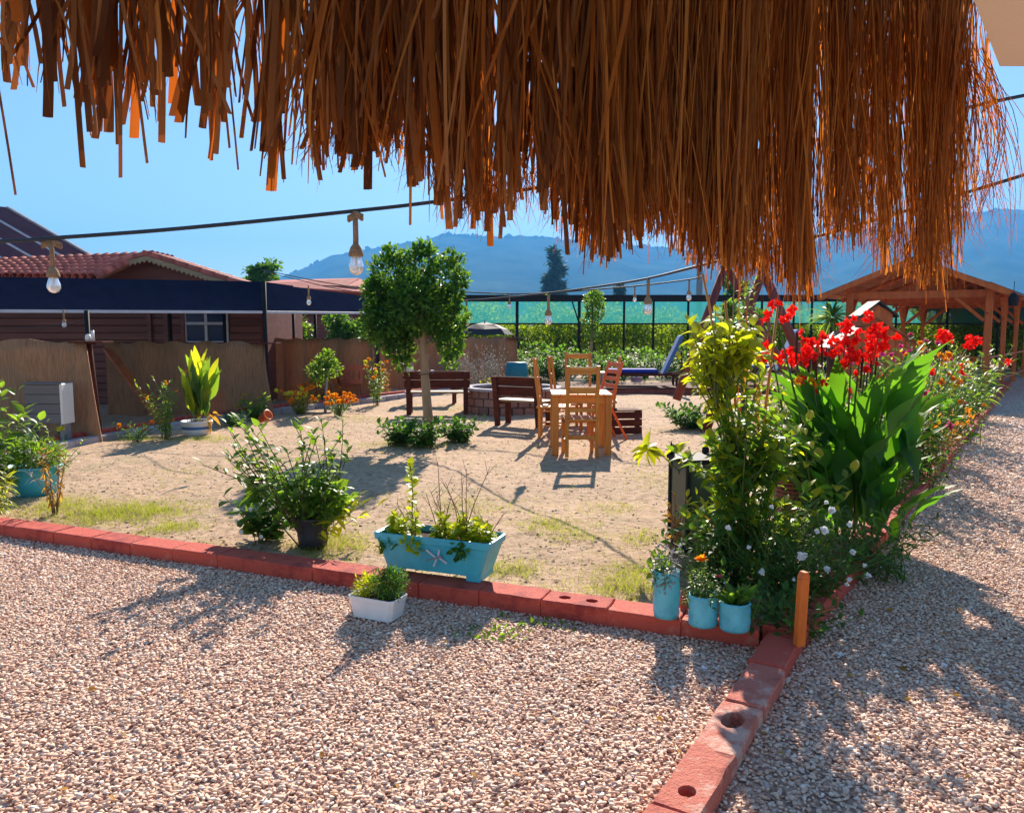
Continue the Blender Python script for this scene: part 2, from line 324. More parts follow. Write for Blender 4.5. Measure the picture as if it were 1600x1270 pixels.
def leaf_mesh(name, kind, P, D, Sz, roll):
    bv, bf = LG[kind]; Rm = rots(D, roll); n = len(P)
    V = np.einsum('nij,vj->nvi', Rm, bv)*Sz[:, None, None]+P[:, None, :]
    Fc = (bf[None]+(np.arange(n)*len(bv))[:, None, None]).reshape(-1, 4)
    return np_mesh(name, V.reshape(-1, 3), Fc)
LD = {}
def leaf_parts(kind, P, D, Sz, roll, m, parent, name='leaf', label=None):
    key = (kind, m.name)
    if key not in LD:
        bv, bf = LG[kind]; me = np_mesh('leaf_'+kind, bv, bf); me.materials.append(m); me.polygons.foreach_set('use_smooth', np.ones(len(bf), bool)); LD[key] = me
    Rm = rots(D, roll)
    for i in range(len(P)):
        o = bpy.data.objects.new(name, LD[key]); COL.objects.link(o); o.parent = parent
        mt = Matrix(Rm[i].tolist()).to_4x4()*1.0; mt = Matrix.Translation(P[i].tolist())@mt@Matrix.Diagonal((Sz[i], Sz[i], Sz[i], 1)); o.matrix_local = mt
        if label: o['label'] = label
def lobes_leaves(lobes, n, size, kind='low', up=.3, inner=.35, hang=0):
    L = np.array(lobes, float)
    if L.shape[1] == 4: L = np.column_stack([L[:, :3], L[:, 3], L[:, 3], L[:, 3]])
    vol = (L[:, 3]*L[:, 4]*L[:, 5])**.75; k = rng.choice(len(L), n, p=vol/vol.sum())
    d = rng.normal(size=(n, 3)); d /= np.linalg.norm(d, axis=1, keepdims=True)
    r = inner+(1-inner)*rng.random(n)**.5; r *= 1+.13*rng.normal(size=n)
    P = L[k, :3]+d*r[:, None]*L[k, 3:6]
    D = d+rng.normal(size=(n, 3))*.7+np.array([0, 0, up-hang])
    return P, D, size*(.6+.8*rng.random(n)), rng.normal(size=n)*.7
def crown(name, lobes, n, size, m, parent, kind='low', up=.3, inner=.35, hang=0, parts=0):
    P, D, S, ro = lobes_leaves(lobes, n, size, kind, up, inner, hang)
    if parts:
        o_ = np.argsort(P[:, 1])[:parts]; leaf_parts({'low': 'oval', 'lown': 'narrow'}.get(kind, kind), P[o_], D[o_], S[o_], ro[o_], m, parent)
        rest = np.setdiff1d(np.arange(n), o_)
        if len(rest):
            o = link(name, leaf_mesh(name, kind, P[rest], D[rest], S[rest], ro[rest]), m, parent, smooth=True); tag(o, kind='stuff'); return o
        return
    return link(name, leaf_mesh(name, kind, P, D, S, ro), m, parent, smooth=True)
def stems(parent, n, h, spread, m=None, r=.004, lean=0, base=.03, bend=.3, name='stems', hmin=.6, sep=False, leanx=0, leany=0):
    """curved stems; returns list of point lists"""
    out = []; mb = MB()
    for i in range(n):
        a = U(0, 2*math.pi); q = math.sqrt(random.random()); hh = h*U(hmin, 1); bx, by = base*U(-1, 1), base*U(-1, 1)
        ex, ey = spread*q*math.cos(a)+leanx, spread*q*math.sin(a)+leany; pts = []
        kx, ky = U(-1, 1)*bend*spread, U(-1, 1)*bend*spread
        for j in range(7):
            t = j/6; s_ = t**1.4; pts.append(Vector((bx+ex*s_+kx*math.sin(t*3.14)*.5, by+ey*s_+ky*math.sin(t*3.14)*.5, hh*t)))
        out.append(pts); mb.tube(pts, [r*(1-.6*j/6) for j in range(7)], 5)
    o = mb.build(name, m or M['stem'], parent, True)
    if n > 3: o['kind'] = 'stuff'
    return out
def along(sts, per, size, start=.25, droop=.1, tipup=.5):
    P, D, S = [], [], []
    for pts in sts:
        for k in range(per):
            t = start+(1-start)*(k+U(0, 1))/per; t = min(t, .999); f = t*6; i = int(f); p = pts[i].lerp(pts[i+1], f-i)
            a = k*2.4+U(-.5, .5); e = U(-.2, .6)*tipup*2*(t)-droop*(1-t)
            P.append(p); D.append((math.cos(a), math.sin(a), e+ (t > .9)*1.2)); S.append(size*U(.6, 1.2))
    return np.array([list(p) for p in P]), np.array(D), np.array(S), rng.normal(size=len(P))*.35
def leafy(parent, sts, per, size, kind, m, parts=0, start=.25, droop=.1, tipup=.5, name='foliage'):
    P, D, S, ro = along(sts, per, size, start, droop, tipup)
    if parts:
        o_ = rng.permutation(len(P)); a = o_[:parts]; b_ = o_[parts:]
        leaf_parts(kind, P[a], D[a], S[a], ro[a], m, parent)
        if len(b_): tag(link(name, leaf_mesh(name, kind, P[b_], D[b_], S[b_], ro[b_]), m, parent, smooth=True), kind='stuff')
    else: link(name, leaf_mesh(name, kind, P, D, S, ro), m, parent, smooth=True)
# flower heads as shared meshes
FD = {}
def flower(kind, m, p, size, parent, d=(0, -.3, 1), name='flower'):
    key = (kind, m.name)
    if key not in FD:
        n, k, el, jz = {'ball': (34, 'round', (.0, 1.4), .25), 'open': (14, 'round', (.1, .9), .05), 'ragged': (16, 'petal', (-.4, 1.4), .35), 'disc': (16, 'petal', (0.05, .45), .03), 'tip': (9, 'petal', (.7, 1.5), .5)}[kind]
        P = np.zeros((n, 3)); e = np.array([U(*el) for _ in range(n)]); a = np.arange(n)*2.4
        D = np.stack([np.cos(a)*np.cos(e), np.sin(a)*np.cos(e), np.sin(e)], 1); P[:, 2] = rng.random(n)*jz; P[:, :2] = rng.normal(size=(n, 2))*jz*.4
        me = leaf_mesh('flower_'+kind, k, P, D, .5+.25*rng.random(n), rng.normal(size=n)*.3); me.materials.append(m); FD[key] = me
    o = bpy.data.objects.new(name, FD[key]); COL.objects.link(o); o.parent = parent; o.location = p
    q = Vector(d).to_track_quat('Z', 'Y'); q.rotate(Matrix.Rotation(U(0, 6), 3, Vector(d))); o.rotation_euler = q.to_euler(); o.scale = (size,)*3; return o
# ------------------------------------------------------------------ the setting
me = np_mesh('ground', np.array([[-9000, -200, -.03], [9000, -200, -.03], [9000, 9000, -.03], [-9000, 9000, -.03]]), np.array([[0, 1, 2, 3]]))
tag(link('ground', me, M['field']), kind='structure')
# kerb axes: corner, direction to the left, direction away
KC = Vector((1.38, 3.92, 0)); KA = Vector((-1, .41, 0)).normalized(); KB = Vector((.70, 1, 0)).normalized()
def kpt(s, t, z=0): return KC+KA*s+KB*t+Vector((0, 0, z))
def gsheet(name, m, pts, z): 
    me = np_mesh(name, np.array([[p[0], p[1], z] for p in pts]), np.array([list(range(len(pts)))])); return tag(link(name, me, m), kind='structure')
gsheet('gravel_bed', M['gravelbed'], [(-14, -1.5), (30, -1.5), (40, 42), (-14, 42)], 0.0)
# yard: uneven dirt sheet between the kerb lines
na, nb = 190, 300
S_, T_ = np.meshgrid(np.linspace(-.02, 15, na), (np.linspace(0, 1, nb)**1.5)*27-.02, indexing='ij')
X = KC.x+KA.x*S_+KB.x*T_; Y = KC.y+KA.y*S_+KB.y*T_
Z = np.zeros_like(X)
for i in range(na):
    for j in range(nb):
        Z[i, j] = .035+.03*noise.noise((X[i, j]*.9, Y[i, j]*.9, 0))+.014*noise.noise((X[i, j]*4, Y[i, j]*4, 3))+.008*noise.noise((X[i, j]*11, Y[i, j]*11, 7))
V = np.stack([X, Y, np.maximum(Z, .006)], 2).reshape(-1, 3); I = np.arange(na*nb).reshape(na, nb)
Fc = np.stack([I[:-1, :-1], I[:-1, 1:], I[1:, 1:], I[1:, :-1]], 2).reshape(-1, 4)
tag(link('dirt_yard', np_mesh('dirt_yard', V, Fc), M['dirt'], smooth=True), kind='structure')
# gravel stones
def ico():
    p = (1+5**.5)/2; v = np.array([(-1, p, 0), (1, p, 0), (-1, -p, 0), (1, -p, 0), (0, -1, p), (0, 1, p), (0, -1, -p), (0, 1, -p), (p, 0, -1), (p, 0, 1), (-p, 0, -1), (-p, 0, 1)])/math.sqrt(1+p*p)
    f = np.array([(0, 11, 5), (0, 5, 1), (0, 1, 7), (0, 7, 10), (0, 10, 11), (1, 5, 9), (5, 11, 4), (11, 10, 2), (10, 7, 6), (7, 1, 8), (3, 9, 4), (3, 4, 2), (3, 2, 6), (3, 6, 8), (3, 8, 9), (4, 9, 5), (2, 4, 11), (6, 2, 10), (8, 6, 7), (9, 8, 1)])
    return v, f
IV, IF = ico()
def stones(name, P, size, m, flat=.6):
    n = len(P); V = IV[None]*(1+.28*rng.normal(size=(n, 12, 1))).clip(.5, 1.5)
    V = V*np.stack([.75+.6*rng.random(n), .5+.4*rng.random(n), flat*(.5+.6*rng.random(n))], 1)[:, None, :]
    a = rng.random(n)*6.28; tl = rng.normal(size=n)*.45; c, s = np.cos(tl)[:, None], np.sin(tl)[:, None]
    y = V[:, :, 1]*c-V[:, :, 2]*s; z = V[:, :, 1]*s+V[:, :, 2]*c; x = V[:, :, 0]
    c, s = np.cos(a)[:, None], np.sin(a)[:, None]; V = np.stack([x*c-y*s, x*s+y*c, z], 2)*size[:, None, None]+P[:, None, :]
    Fc = (IF[None]+(np.arange(n)*12)[:, None, None]).reshape(-1, 3)
    return link(name, np_mesh(name, V.reshape(-1, 3), Fc), m, smooth=True)
P = []; 
y = 2.15
while y < 15:
    sp = .0196 if y < 5 else .0196+.0038*(y-5)
    xs = np.arange(-.73*y-.25, min(.73*y+.25, 11), sp); xs = xs+rng.uniform(-.5, .5, len(xs))*sp
    ys = y+rng.uniform(-.5, .5, len(xs))*sp
    rx = xs-KC.x; ry = ys-KC.y; det = KA.x*KB.y-KA.y*KB.x
    s = (rx*KB.y-ry*KB.x)/det; t = (KA.x*ry-KA.y*rx)/det
    ok = ~((s > -.03) & (t > -.03)); P.append(np.stack([xs[ok], ys[ok], np.full(ok.sum(), sp)], 1)); y += sp*.93
P = np.concatenate(P); sz = P[:, 2]*.56*(.7+.65*rng.random(len(P))**1.5); P[:, 2] = .003+rng.random(len(P))*.007
tag(stones('gravel', P, sz, M['gravel'], .46), 'loose beige and pink gravel spread over the drive and path', 'gravel', kind='stuff')
print('gravel', len(P))
# pebbles and clods on the dirt
n = 9000; s = rng.random(n)**1.2*9+.15; t = rng.random(n)**1.5*13+.1
P = np.stack([KC.x+KA.x*s+KB.x*t, KC.y+KA.y*s+KB.y*t, np.full(n, .035)], 1)
for i in range(n): P[i, 2] = .036+.03*noise.noise((P[i, 0]*.9, P[i, 1]*.9, 0))+.014*noise.noise((P[i, 0]*4, P[i, 1]*4, 3))
M['clod'] = mat('dirt_clod', (.6, .46, .34), (.4, .28, .19), 9, .95, .4, isl=.3)
tag(stones('pebbles', P, .004+.014*rng.random(n)**3, M['clod']), 'small pebbles and clods lying on the sandy yard', 'pebbles', kind='stuff')
# hills
prof = [(-900, 470), (-300, 480), (0, 478), (300, 462), (400, 445), (460, 428), (520, 402), (600, 388), (660, 378), (700, 368), (760, 371), (850, 373), (920, 378), (1000, 386), (1080, 394), (1160, 398), (1250, 384), (1300, 372), (1400, 352), (1500, 338), (1560, 330), (1620, 338), (1720, 325), (2000, 350), (2500, 400)]
pu, pv = zip(*prof)
def hills(name, D0, D1, scale, off, seed):
    us = np.linspace(-900, 2500, 420); rows = np.linspace(0, 1, 46); V = []
    for r_ in rows:
        D = D0+(D1-D0)*r_
        for u in us:
            vr = np.interp(u, pu, pv)+off; hgt = (520-vr)/F*D1*scale; k = r_**1.15
            nz = noise.fractal((u*.011+seed, r_*4.2, seed), .9, 2.1, 6)
            rid = noise.fractal((u*.03+seed, 1, seed), .8, 2.2, 4)
            z = hgt*k*(1+.22*nz*(1-r_))+rid*hgt*.02*r_*1.2
            V.append(((u-800)/F*D, D, max(z, -.5)))
    for u in us: 
        V.append(((u-800)/F*(D1*1.25), D1*1.25, -1))
    nu = len(us); nr = len(rows)+1; I = np.arange(nu*nr).reshape(nr, nu)
    Fc = np.stack([I[:-1, :-1], I[:-1, 1:], I[1:, 1:], I[1:, :-1]], 2).reshape(-1, 4)
    return tag(link(name, np_mesh(name, np.array(V), Fc), M['hill'], smooth=True), kind='structure')
hills('hills', 1300, 3200, 1, 0, 3.1)
# trees on the skyline of the hill are part of its scrub
mb = []
P = []; 
for i in range(900):
    u = U(420, 1620); vr = np.interp(u, pu, pv); p = at(u, vr+U(-1, 7), 3150); P.append(list(p))
P = np.array(P); tag(stones('hill_trees', P, 5+9*rng.random(len(P)), M['hill'], 1.2), 'far-off pines dotting the blue hill ridge', 'wood', kind='stuff')
# haze
hm = bpy.data.materials.new('haze_air'); hm.use_nodes = True; hn = hm.node_tree; hn.nodes.clear()
ho = hn.nodes.new('ShaderNodeOutputMaterial'); hv = hn.nodes.new('ShaderNodeVolumePrincipled'); hv.inputs['Color'].default_value = (.12, .46, 1, 1); hv.inputs['Density'].default_value = .00034; hv.inputs['Anisotropy'].default_value = .1
hn.links.new(hv.outputs[0], ho.inputs['Volume'])
mb = MB(); x0, x1, y0, y1, z0, z1 = -6500, 6500, -250, 4300, -1.2, 520
mb.add([(x, y, z) for x in (x0, x1) for y in (y0, y1) for z in (z0, z1)], [(0, 1, 3, 2), (4, 6, 7, 5), (0, 4, 5, 1), (2, 3, 7, 6), (0, 2, 6, 4), (1, 5, 7, 3)])
tag(mb.build('haze', hm), 'thin blue haze filling the valley air', 'haze', kind='stuff')
# ------------------------------------------------------------------ kerbs of red painted blocks
def block(L, W, H, hole=None, seed=0):
    """block lying along +X from 0 to L, centred on Y; optional list of oval holes (cx, rx, ry)"""
    mb = MB(); r = random.Random(seed)
    def j(a): return r.uniform(-a, a)
    cells = []; hs_ = hole or []
    if not hs_: cells = [(0, L, None)]
    else:
        edges = [0]+[(hs_[i][0]+hs_[i+1][0])/2 for i in range(len(hs_)-1)]+[L]
        cells = [(edges[i], edges[i+1], hs_[i]) for i in range(len(hs_))]
    for (a, b_, h) in cells:
        K = 24; per = []
        for k in range(K):
            th = 2*math.pi*k/K+math.pi/4*0; c_, s_ = math.cos(th), math.sin(th); m_ = max(abs(c_), abs(s_)); per.append(((a+b_)/2+c_/m_*(b_-a)/2, s_/m_*W/2))
        nd = .004; top = []; mid = []; bot = []
        for (x, y) in per:
            ex = (abs(y) > W/2-.001); e2 = (x < .001 or x > L-.001)
            jx = j(.002) if e2 else 0; jy = j(.0035) if ex else 0
            ix = (x+(.005 if x < .001 else -.005 if x > L-.001 else 0), y-(math.copysign(.006, y) if ex else 0))
            top.append((ix[0]+jx, ix[1]+jy, H+j(.0012))); mid.append((x+jx, y+jy, H-.009+j(.002))); bot.append((x, y, -.05))
        n = len(mb.v); vs = top+mid+bot; fs = []
        for k in range(K):
            k2 = (k+1) % K; fs.append((K+k, K+k2, k2, k)); fs.append((2*K+k, 2*K+k2, K+k2, K+k))
        if h:
            o1 = [(h[0]+h[1]*math.cos(2*math.pi*k/K)+j(.002), h[2]*math.sin(2*math.pi*k/K)+j(.002), H-.001) for k in range(K)]; o2 = [(x, y, .012) for x, y, z in o1]
            vs += o1+o2
            for k in range(K):
                k2 = (k+1) % K; fs.append((k, k2, 3*K+k2, 3*K+k)); fs.append((3*K+k, 3*K+k2, 4*K+k2, 4*K+k))
            fs.append(tuple(4*K+k for k in range(K)))
        else: fs.append(tuple(range(K)))
        mb.add(vs, fs)
    return mb
def kerb_row(name, label, start, dirv, blocks, W=.19, H=.1, m='brick', group='rows of red painted kerb blocks', w0=.0):
    root = T(name, label, 'kerb', start, math.atan2(dirv.y, dirv.x), group); x = 0
    for i, (L, hole, mm, dz) in enumerate(blocks):
        o = block(L-.003, W, H, hole, i*7+int(W*1000)).build('brick', M[mm], root); o.location = (x, U(-.006, .006), dz); o.rotation_euler = (U(-.012, .012), U(-.008, .008), U(-.012, .012)); x += L
    return root
bl = []
Lb = .395
for i in range(20):
    hole = [(.11, .035, .03), (.27, .035, .03)] if i in (2,) else None
    bl.append((Lb*U(.97, 1.02), hole, 'brick' if i % 3 else 'brick', U(-.006, .004)))
kerb_row('block_kerb', 'long row of red painted blocks between the gravel drive and the sandy yard', KC+KA*.06+KA.cross(Vector((0, 0, 1)))*-.10+Vector((0, 0, 0)), KA, bl)
# the row running away along the right path, and its stub coming toward the drive
bl = [(Lb*U(.97, 1.02), None, 'brick', U(-.006, .006)) for i in range(62)]
kerb_row('block_kerb', 'red block row running away along the flower bed beside the right gravel path', KC+KB*(-.12)+Vector((.06, -.04, 0)), KB, bl, .2, .1)
bl = [(.42, None, 'brick', -.012), (.42, None, 'brick2', -.02), (.42, [(.15, .07, .045)], 'brick2', -.028), (.42, [(.3, .035, .03)], 'brick2', -.02), (.42, None, 'brick2', -.02)]
kerb_row('block_kerb', 'short worn stub of red blocks that sticks out onto the gravel, one block with a hole', KC+KB*(-.13)+Vector((.085, -.04, 0)), Vector((-.6, -1, 0)).normalized(), bl, .165, .095)
# back kerb of pale stone
root = T('stone_kerb', 'low pale stone kerb along the foot of the reed screens', 'kerb', (0, 0, 0))
line = [g(-60, 745), g(110, 703), g(345, 660), g(600, 628), g(700, 615)]
for a, b_ in zip(line[:-1], line[1:]):
    n = int((b_-a).length/.45); d = (b_-a)/n
    for k in range(n):
        p = a+d*k; mb = MB().box((0, 0, .06), (d.length-.012, .16, .16), None, .012); o = mb.build('stone', M['stone'], root); o.location = p+d/2; o.rotation_euler = (0, 0, math.atan2(d.y, d.x)+U(-.02, .02))
root = T('brick_kerb', 'thin red brick edging behind the pale stone kerb', 'kerb', (0, 0, 0))
off = Vector((-.15, .14, 0))
for a, b_ in zip(line[:-1], line[1:]):
    a, b_ = a+off, b_+off; n = int((b_-a).length/.3); d = (b_-a)/n
    for k in range(n):
        o = MB().box((0, 0, .09), (d.length-.01, .08, .2), None, .008).build('brick', M['brick'], root); o.location = a+d*(k+.5); o.rotation_euler = (0, 0, math.atan2(d.y, d.x))
# ------------------------------------------------------------------ grass
def ground_z(x, y): return .035+.03*noise.noise((x*.9, y*.9, 0))+.014*noise.noise((x*4, y*4, 3))
patches = [(150, 812, .5, .18, 900), (230, 805, .45, .15, 700), (90, 800, .3, .14, 400), (270, 830, .3, .1, 300), (200, 690, .9, .12, 400), (330, 690, .6, .15, 300), (520, 862, .35, .15, 600), (860, 830, .35, .12, 260), (960, 800, .4, .15, 120),
           (790, 895, .3, .06, 260), (1000, 905, .35, .1, 300), (980, 930, .3, .06, 300), (1000, 850, .2, .1, 130), (730, 800, .5, .2, 200), (900, 850, .3, .1, 140), (640, 700, .9, .15, 300), (1020, 605, 1.5, .8, 1500), (700, 640, 1.2, .3, 300), (560, 660, .9, .2, 200), (300, 740, .6, .3, 120), (1040, 760, .5, .4, 200)]
P = []; 
for (u, v, ra, rb, n) in patches:
    c = g(u, v)
    for _ in range(n):
        q = rng.normal(size=2)*.5; x = c.x+q[0]*ra; y = c.y+q[1]*max(rb*2.5, .2)
        rx, ry = x-KC.x, y-KC.y; s = (rx*KB.y-ry*KB.x)/(KA.x*KB.y-KA.y*KB.x); t = (KA.x*ry-KA.y*rx)/(KA.x*KB.y-KA.y*KB.x)
        if s > .1 and t > .1: P.append((x, y, ground_z(x, y)-.004))
for _ in range(5000):
    s = random.random()**1.3*9+.12; t = random.random()**1.6*12+.12; p = kpt(s, t)
    if noise.noise((p.x*.8, p.y*.8, 5)) > .12: P.append((p.x, p.y, ground_z(p.x, p.y)-.004))
P = np.array(P); n = len(P); P = np.repeat(P, 4, 0); P[:, :2] += rng.normal(size=(len(P), 2))*.012
D = rng.normal(size=(len(P), 3))*[.6, .6, .25]+[0, 0, .75]
tag(link('grass', leaf_mesh('grass', 'spike', P, D, .025+.05*rng.random(len(P)), rng.random(len(P))*6), M['grass']), 'sparse dry grass and weeds growing in the sandy yard', 'grass', kind='stuff')
# dry litter lying on the dirt
P = []
for _ in range(9000):
    s_0 = random.random()**1.2*8+.15; t_0 = random.random()**1.8*9+.12; p = kpt(s_0, t_0)
    if noise.noise((p.x*1.1, p.y*1.1, 9)) > -.12: P.append((p.x, p.y, ground_z(p.x, p.y)+.004))
P = np.array(P); n = len(P); D = rng.normal(size=(n, 3))*[1, 1, .12]
M['litter'] = leafmat('dry_litter', (.12, .07, .03), (.6, .46, .24), (.4, .3, .1), .2, .9)
tag(link('dry_litter', leaf_mesh('dry_litter', 'lown', P, D, .012+.035*rng.random(n)**2, rng.random(n)*6), M['litter']), 'bits of dry grass and leaf litter lying on the sandy yard', 'litter', kind='stuff')
# weeds on the gravel next to the kerb
P = []
for (u, v, r_, n) in [(800, 985, .16, 60), (770, 1000, .08, 24), (845, 975, .1, 24)]:
    c = g(u, v)
    for _ in range(n): P.append((c.x+random.gauss(0, r_), c.y+random.gauss(0, r_*.4), .01))
P = np.array(P); D = rng.normal(size=(len(P), 3))+[0, 0, .8]
tag(link('weeds', leaf_mesh('weeds', 'oval', P, D, .02+.03*rng.random(len(P)), rng.random(len(P))), M['leaf']), 'few green weeds sprouting from gravel at the kerb foot', 'weeds', kind='stuff')
# ------------------------------------------------------------------ thatch eave overhead
eave = [(-120, .95), (0, 1.05), (300, 1.15), (600, 1.35), (900, 1.6), (1200, 1.95), (1300, 2.15), (1450, 2.4), (1560, 2.6)]
eu, eY = zip(*eave)
fr = [(-150, 60), (0, 60), (30, 130), (60, 128), (90, 160), (125, 190), (160, 165), (190, 205), (230, 180), (260, 165), (300, 170), (340, 195), (370, 190), (400, 245), (440, 270), (462, 160), (490, 270), (520, 215), (560, 250), (600, 225), (640, 265), (700, 325), (760, 350), (800, 315), (850, 320), (900, 365), (940, 395), (1000, 355), (1050, 365), (1100, 395), (1160, 425), (1200, 440), (1255, 462), (1275, 410), (1300, 385), (1340, 370), (1380, 400), (1440, 442), (1480, 430), (1510, 360), (1560, 330)]
fu, fv = zip(*fr)
thatch = T('thatch_fringe', 'brown straw thatch hanging from the eave over the near edge of the terrace', 'thatch', (0, 1.2, 2.5))
BASE = Vector((0, 1.2, 2.5))
def ribbon(pts, w_, yaw, taper=.3, blunt=False):
    x = Vector((math.cos(yaw), math.sin(yaw), 0)); nrm = Vector((-math.sin(yaw), math.cos(yaw), 0)); vs = []; fs = []; n = len(pts)
    for i, p in enumerate(pts):
        t = i/(n-1); ww = w_*(1 if blunt else (1-(1-taper)*t**2))/2
        vs += [p-x*ww, p+nrm*ww*.35, p+x*ww]
    for i in range(n-1): a = i*3; fs += [(a, a+1, a+4, a+3), (a+1, a+2, a+5, a+4)]
    return vs, fs
def strand(u, vend, Y, w_, lean=0, blunt=False, curl=.01, vtop=-70):
    top = at(u-lean*.9, vtop, Y); bot = at(u+lean*.25, vend, Y+U(-.03, .03)); pts = []; s1, s2 = U(-1, 1)*curl, U(-1, 1)*curl; ph = U(0, 3)
    for i in range(7):
        t = i/6; p = top.lerp(bot, t); p.x += s1*math.sin(t*3.1+ph)+s2*t*t; p.y += s2*math.sin(t*2.5); pts.append(p-BASE)
    return ribbon(pts, w_, U(-.9, .9), U(.1, .5), blunt)
# broad blades at the left: parts
nblade = 0; bl0 = [U(-60, 660) for _ in range(36)]
for i in range(240):
    u = random.choice(bl0)+random.gauss(0, 10) if i < 195 else U(660, 900); Y = np.interp(u, eu, eY)+U(-.06, .12); v = np.interp(u, fu, fv)
    v += U(-95, 22) if i % 7 else U(10, 60)
    if u < 15 and i % 3: continue
    wv = U(.005, .016)*(Y/1.1)**.5
    vs, fs = strand(u, v, Y, wv, U(-75, 75) if i % 4 == 0 else U(-22, 22), True, .012)
    MB().add(vs, fs).build('reed', M['strawdark'] if i % 5 else M['straw'], thatch, True); nblade += 1
for (u, v, ln) in [(192, 278, 5), (15, 305, 60), (436, 280, 20), (645, 352, 0), (362, 265, 25), (490, 282, 60), (125, 262, 25), (700, 345, 3), (222, 255, 35)]:
    Y = np.interp(u, eu, eY); vs, fs = strand(u, v, Y, .008, ln, True, .004); MB().add(vs, fs).build('reed', M['strawdark'], thatch, True)
mbs = {'straw': MB(), 'strawlt': MB(), 'strawdark': MB()}
cl = [(U(-140, 1560), U(-1, 1), U(-1, 1), U(9, 24), U(-1, 1)) for _ in range(150)]    # clumps
cl2 = [c for c in cl if c[0] > 960]
for i in range(8600):
    c = random.choice(cl) if i < 6600 else random.choice(cl2)
    u = c[0]+random.gauss(0, c[3])
    if u > 1575 or u < -150: continue
    if u < 480 and random.random() < .9: continue
    if 480 <= u < 900 and random.random() < .66: continue
    Y = np.interp(u, eu, eY)+c[1]*.06+U(-.09, .16); v = np.interp(u, fu, fv)+c[2]*32
    v = v-(abs(random.gauss(0, 1))**1.4)*(80 if u < 900 else 58)+(random.random() < .06)*U(10, 40)
    if 450 < u < 472 and random.random() < .8: continue
    if 1262 < u < 1292 and random.random() < .85: continue
    if 800 < u < 816 and random.random() < .6: continue
    wv = U(.003, .0075) if u < 1000 else U(.002, .0045)
    if u > 1520 and random.random() < .6: continue
    vt = -70 if u < 1500 else np.interp(u, [1500, 1575], [-40, 110])
    vs, fs = strand(u, v, Y, wv*(1.5 if u > 700 and i % 6 == 0 else 1), random.gauss(0, 22)+c[4]*24, random.random() < .4, .02 if u < 1480 else .04, vt)
    mbs['strawlt' if random.random() < (.14 if u < 900 else .4) else 'strawdark' if random.random() < (.6 if u < 700 else .3) else 'straw'].add(vs, fs)
# stray hairs at the tips
for i in range(950):
    u = U(480, 1560); Y = np.interp(u, eu, eY)+U(-.05, .1); v = np.interp(u, fu, fv)
    a = at(u, v-U(30, 90), Y)-BASE; b_ = at(u+random.gauss(0, 30), v+U(-25, 34), Y+U(-.05, .05))-BASE
    vs, fs = ribbon([a, a.lerp(b_, .5)+Vector((U(-.01, .01), 0, 0)), b_], U(.0012, .0025), U(-1, 1)); mbs['straw'].add(vs, fs)
for i in range(34):    # long loose hairs at the corner
    u = U(1490, 1600); Y = U(2.4, 2.6); pts = []; a = at(U(1490, 1550), U(70, 120), Y)-BASE; b_ = at(u, U(250, 400), Y)-BASE; bl_ = U(.02, .09)
    for k in range(8):
        t = k/7; p = a.lerp(b_, t); p.x += bl_*math.sin(t*3.1); pts.append(p)
    vs, fs = ribbon(pts, .003, 0, .3); mbs['straw'].add(vs, fs)
for k, m_ in mbs.items():
    tag(m_.build('straw_mass', M[k], thatch, True), kind='stuff')
# eave pole and thatch roof slope above it (above the frame)
pts = [at(u, -85, Y)-BASE+Vector((0, .02, .02)) for u, Y in eave]; MB().tube(pts, .035, 10).build('eave_pole', M['darkwood'], thatch, True)
vs = []; 
for u, Y in eave:
    p = at(u, -85, Y)-BASE; vs.append(p+Vector((0, .1, .05)))
n = len(vs); back = [v_+Vector((.1, -2.6, 1.3)) for v_ in vs]; th = Vector((0, .05, .16))
mb = MB(); mb.add(vs+back+[v_+th for v_ in vs]+[v_+th for v_ in back], [(i, i+1, n+i+1, n+i) for i in range(n-1)]+[(2*n+i, 3*n+i, 3*n+i+1, 2*n+i+1) for i in range(n-1)]+[(i, 2*n+i, 2*n+i+1, i+1) for i in range(n-1)])
mb.build('roof_slope', M['straw'], thatch)
# beige roof slab corner at the top right
s0 = at(1512, -60, 2.9); 
slab = T('roof_slab', 'beige plastered roof corner jutting in above the thatch end', 'roof', (0, 0, 0))
zs = at(1562, 104, 2.2).z; pl = [g(u, v, zs) for u, v in ((1512, -25), (1521, 0), (1562, 104), (1900, 104), (1900, -120), (1475, -120))]
MB().poly_prism(pl, (0, 0, .12)).build('soffit', M['beige'], slab)
MB().poly_prism([p+Vector((.02, .02, .123)) for p in pl], (0, 0, .05)).build('roof_edge', M['wpaint'], slab)
